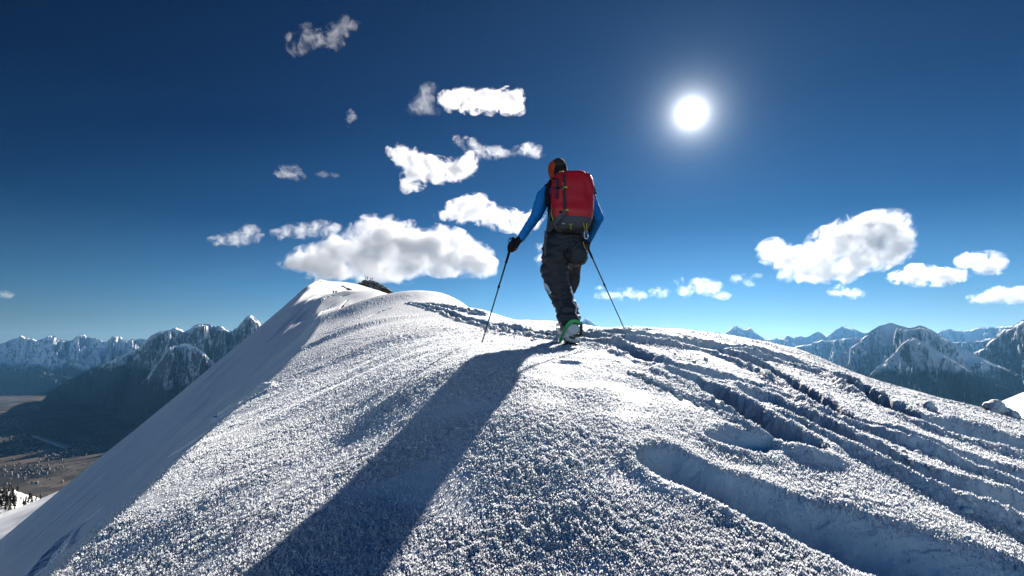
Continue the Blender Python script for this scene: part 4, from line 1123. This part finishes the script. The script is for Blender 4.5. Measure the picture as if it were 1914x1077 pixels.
# ------------------------------------------------------------------ clouds (above the haze)
def cloud_mat(name, dens, soft, scale, seed, balls, dens_big=True):
    """balls: (centre, radii) in the cloud's own space; their summed falloff, torn by noise, is the density"""
    m = bpy.data.materials.new(name); m.use_nodes = True; t = m.node_tree; t.nodes.clear(); N = NT(t)
    pos = N.n('ShaderNodeTexCoord').outputs['Object']
    warp = N.n('ShaderNodeTexNoise'); warp.inputs['Scale'].default_value = 1.1 / scale; warp.inputs['Detail'].default_value = 3
    off = (seed * 311.0, seed * 77.0, 0)
    N.link(N.vmath('ADD', pos, off), warp.inputs['Vector'])
    w = N.vmath('SUBTRACT', warp.outputs['Color'], (.5, .5, .5))
    sc_ = t.nodes.new('ShaderNodeVectorMath'); sc_.operation = 'SCALE'; N.link(w, sc_.inputs[0]); sc_.inputs['Scale'].default_value = scale * .9 * soft
    wp = N.vmath('ADD', pos, sc_.outputs[0])
    F = None
    for c, r in balls:
        q = N.vmath('MULTIPLY', N.vmath('SUBTRACT', wp, tuple(c)), (1.0 / r[0], 1.0 / r[1], 1.0 / r[2]))
        d2 = N.vmath('DOT_PRODUCT', q, q, out=1)
        g = N.math('MULTIPLY_ADD', d2, -0.45, 1.0, clamp=True); g = N.math('MULTIPLY', g, g)
        F = g if F is None else N.math('ADD', F, g)
    n1 = N.noise(N.vmath('ADD', pos, off), (.80 if dens_big else .50) / scale, 6, .60, .6 if dens_big else 1.2)
    f = N.math('ADD', N.math('MINIMUM', F, .95), N.math('MULTIPLY', N.math('SUBTRACT', n1, .5), 4.6 * soft))
    d = N.n('ShaderNodeMapRange', inp={0: f, 1: .36 if dens_big else .46, 2: 1.25 if dens_big else 1.6, 3: 0.0, 4: dens}).outputs[0]
    pv = t.nodes.new('ShaderNodeVolumePrincipled'); N.link(d, pv.inputs['Density'])
    pv.inputs['Color'].default_value = (.82, .825, .84, 1); pv.inputs['Anisotropy'].default_value = 0.45
    o = t.nodes.new('ShaderNodeOutputMaterial'); N.link(pv.outputs[0], o.inputs['Volume'])
    return m
def cloud(blobs, km, label, tau=5.0, thr=.36, wisp=1.0, flat=None, seed=1):
    D = km * 1000.0; sh, balls = [], []; rn = random.Random(seed)
    for x, y, rx, ry in blobs:
        c = P(x, y, D); a_, b_ = rx * D / 1000, ry * D / 1000
        balls.append((c, (a_, min(a_, b_ * 1.5), b_)))
        for k in range(1 if len(blobs) > 6 else 2):
            t = rn.uniform(0, 3.14); f_ = rn.uniform(.45, .65)
            balls.append((c + Vector((a_ * .85 * math.cos(t), rn.uniform(-.4, .4) * b_, b_ * .7 * math.sin(t))), (b_ * f_,) * 3))
    for c, r in balls: sh.append(ellipsoid(c, tuple(k * 1.28 for k in r), n=16, m=12))
    rmean = sum(min(b[2], b[3]) for b in blobs) / len(blobs) * D / 1000
    o = fuse('cloud', sh, M_SNOW, None, max(rmean * .16, D * .0016), 2, lambda c: .10 * rmean * mnoise.noise(c / rmean * 2))
    ctr = sum((v.co for v in o.data.vertices), Vector()) / len(o.data.vertices)
    o.data.transform(Matrix.Translation(-ctr)); o.location = ctr
    o.data.materials.clear()
    o.data.materials.append(cloud_mat('cloud_%d' % seed, .55 * (.22 * tau ** 1.5 if tau < 3.5 else 1.0 + .36 * tau) / rmean, wisp, rmean, seed, [(c - ctr, r) for c, r in balls], tau > 3))
    tag(o, label, 'cloud', 'fair weather clouds')
cloud([(560,490,34,18),(600,488,45,30),(650,480,55,32),(700,450,48,40),(725,430,35,24),(760,462,60,42),(820,466,60,38),(870,480,48,34),(905,500,24,20),(700,505,60,22),(745,512,40,18),(620,508,50,16),(840,500,45,18)], 10.5, 'largest cloud, broad white and grey-bellied, low over the left summit', 7, .30, .9, seed=1)
cloud([(745,285,20,14),(770,300,28,22),(775,330,24,24),(760,350,12,12),(810,315,34,20),(850,318,34,20),(875,305,22,18),(825,335,22,10)], 8.5, 'white hooked cloud with a tail at upper left, left of the climber head', 4, .36, 1.2, seed=2)
cloud([(860,262,18,9),(890,275,24,14),(920,285,26,12),(950,288,16,8),(985,280,26,12),(1005,288,14,8)], 8.0, 'ragged thin cloud streak just left of the climber head', 1.6, .42, 1.5, seed=3)
cloud([(790,190,22,22),(800,170,16,14),(775,205,14,10),(812,212,16,10)], 7.5, 'wispy torn cloud high up, left end of the highest row over the ridge', 1.0, .45, 1.6, seed=4)
cloud([(845,188,24,18),(880,190,28,20),(915,190,30,20),(950,190,26,22),(965,205,16,10),(855,178,14,10)], 7.5, 'bright compact white cloud high in the middle, right of the torn wisp', 3.6, .36, 1.1, seed=5)
cloud([(560,80,26,16),(580,62,22,14),(615,78,26,14),(635,55,22,12),(648,38,12,8),(665,52,12,10),(550,97,16,8)], 6.5, 'thin wispy cloud alone at the top left of the sky', .9, .46, 1.7, seed=6)
cloud([(653,222,7,16),(656,212,5,8)], 7.0, 'tiny faint vertical wisp under the top left cloud', .8, .44, 1.5, seed=7)
cloud([(540,322,22,12),(555,330,14,8),(522,325,12,6)], 8.0, 'small faint cloud puff in the dark sky far left of the climber', 1.3, .42, 1.4, seed=8)
cloud([(605,326,14,6),(625,328,10,4)], 8.0, 'very faint smear of cloud just right of the small faint puff', .6, .44, 1.5, seed=9)
cloud([(410,450,20,9),(440,448,26,13),(468,438,20,15),(480,430,10,9)], 10.0, 'small bright cloud at far left above the dark slope', 2.2, .40, 1.3, seed=10)
cloud([(525,437,18,10),(560,432,30,14),(600,428,26,14),(622,425,16,12)], 10.0, 'ragged small cloud just above the left end of the largest cloud', 2.2, .40, 1.3, seed=11)
cloud([(830,402,18,10),(860,395,28,20),(885,382,24,20),(905,400,32,20),(945,412,34,20),(980,420,26,18),(1000,405,18,14)], 10.0, 'white cloud behind the climber left arm', 4.0, .36, 1.1, seed=12)
cloud([(1445,470,28,22),(1480,485,34,22),(1520,490,40,30),(1560,460,44,34),(1600,440,48,34),(1650,430,46,34),(1680,455,26,28),(1600,485,55,28),(1500,515,50,14),(1550,510,50,20),(1650,475,40,22)], 11.0, 'big bright white cloud at right above the mountains', 7, .30, .95, seed=13)
cloud([(1690,518,26,12),(1720,515,30,18),(1755,518,32,16),(1785,515,20,12),(1712,500,14,8)], 14.0, 'flat white cloud right of and below the big right cloud', 4.0, .36, 1.1, seed=14)
cloud([(1812,488,20,14),(1840,492,28,20),(1865,498,16,14)], 14.0, 'rounded white cloud puff high near the right edge', 4.0, .34, 1.0, seed=15)
cloud([(1840,558,26,11),(1880,552,32,15),(1920,552,30,15)], 18.0, 'low white cloud cut by the right edge of the frame', 4.0, .34, 1.0, seed=16)
cloud([(1565,545,16,9),(1590,549,24,9),(1572,536,8,5)], 18.0, 'small low cloud under the big right cloud', 2.6, .38, 1.2, seed=17)
cloud([(1280,545,16,11),(1305,535,18,14),(1330,538,24,16),(1350,552,14,8),(1268,525,8,7)], 17.0, 'small ragged cloud low between the climber and the big right cloud', 2.4, .38, 1.3, seed=18)
cloud([(1130,553,18,8),(1165,550,26,12),(1195,553,16,8),(1230,547,22,9),(1120,540,8,5)], 18.0, 'low thin cloud strip just right of the climber legs', 1.8, .40, 1.3, seed=19)
cloud([(1385,522,20,9),(1400,530,14,6),(1415,517,12,6)], 16.0, 'faint scrap of cloud touching the left of the big right cloud', 1.3, .42, 1.4, seed=20)
cloud([(1012,485,12,10),(1008,462,8,10),(1018,505,8,6)], 12.0, 'small white cloud scrap showing beside the trousers at left', 2.0, .40, 1.3, seed=21)
cloud([(8,550,14,7),(18,554,8,4)], 17.0, 'tiny pinkish cloud at the left edge', 1.6, .38, 1.2, seed=22)
# ------------------------------------------------------------------ the air
def haze():
    x0, x1, y0, y1, z0, z1 = -60000, 60000, -3000, 60000, -2100, 1700
    V_ = [(x, y, z) for z in (z0, z1) for y in (y0, y1) for x in (x0, x1)]
    F_ = [(0, 2, 3, 1), (4, 5, 7, 6), (0, 1, 5, 4), (2, 6, 7, 3), (0, 4, 6, 2), (1, 3, 7, 5)]
    m = bpy.data.materials.new('haze'); m.use_nodes = True
    t = m.node_tree; t.nodes.clear()
    o_ = t.nodes.new('ShaderNodeOutputMaterial'); pv = t.nodes.new('ShaderNodeVolumePrincipled')
    pv.inputs['Density'].default_value = 0.0000055
    pv.inputs['Color'].default_value = (0.20, 0.55, 1.0, 1)
    pv.inputs['Anisotropy'].default_value = 0.5
    t.links.new(pv.outputs[0], o_.inputs['Volume'])
    ob = raw_mesh('haze', V_, F_, m); tag(ob, kind='stuff')
haze()
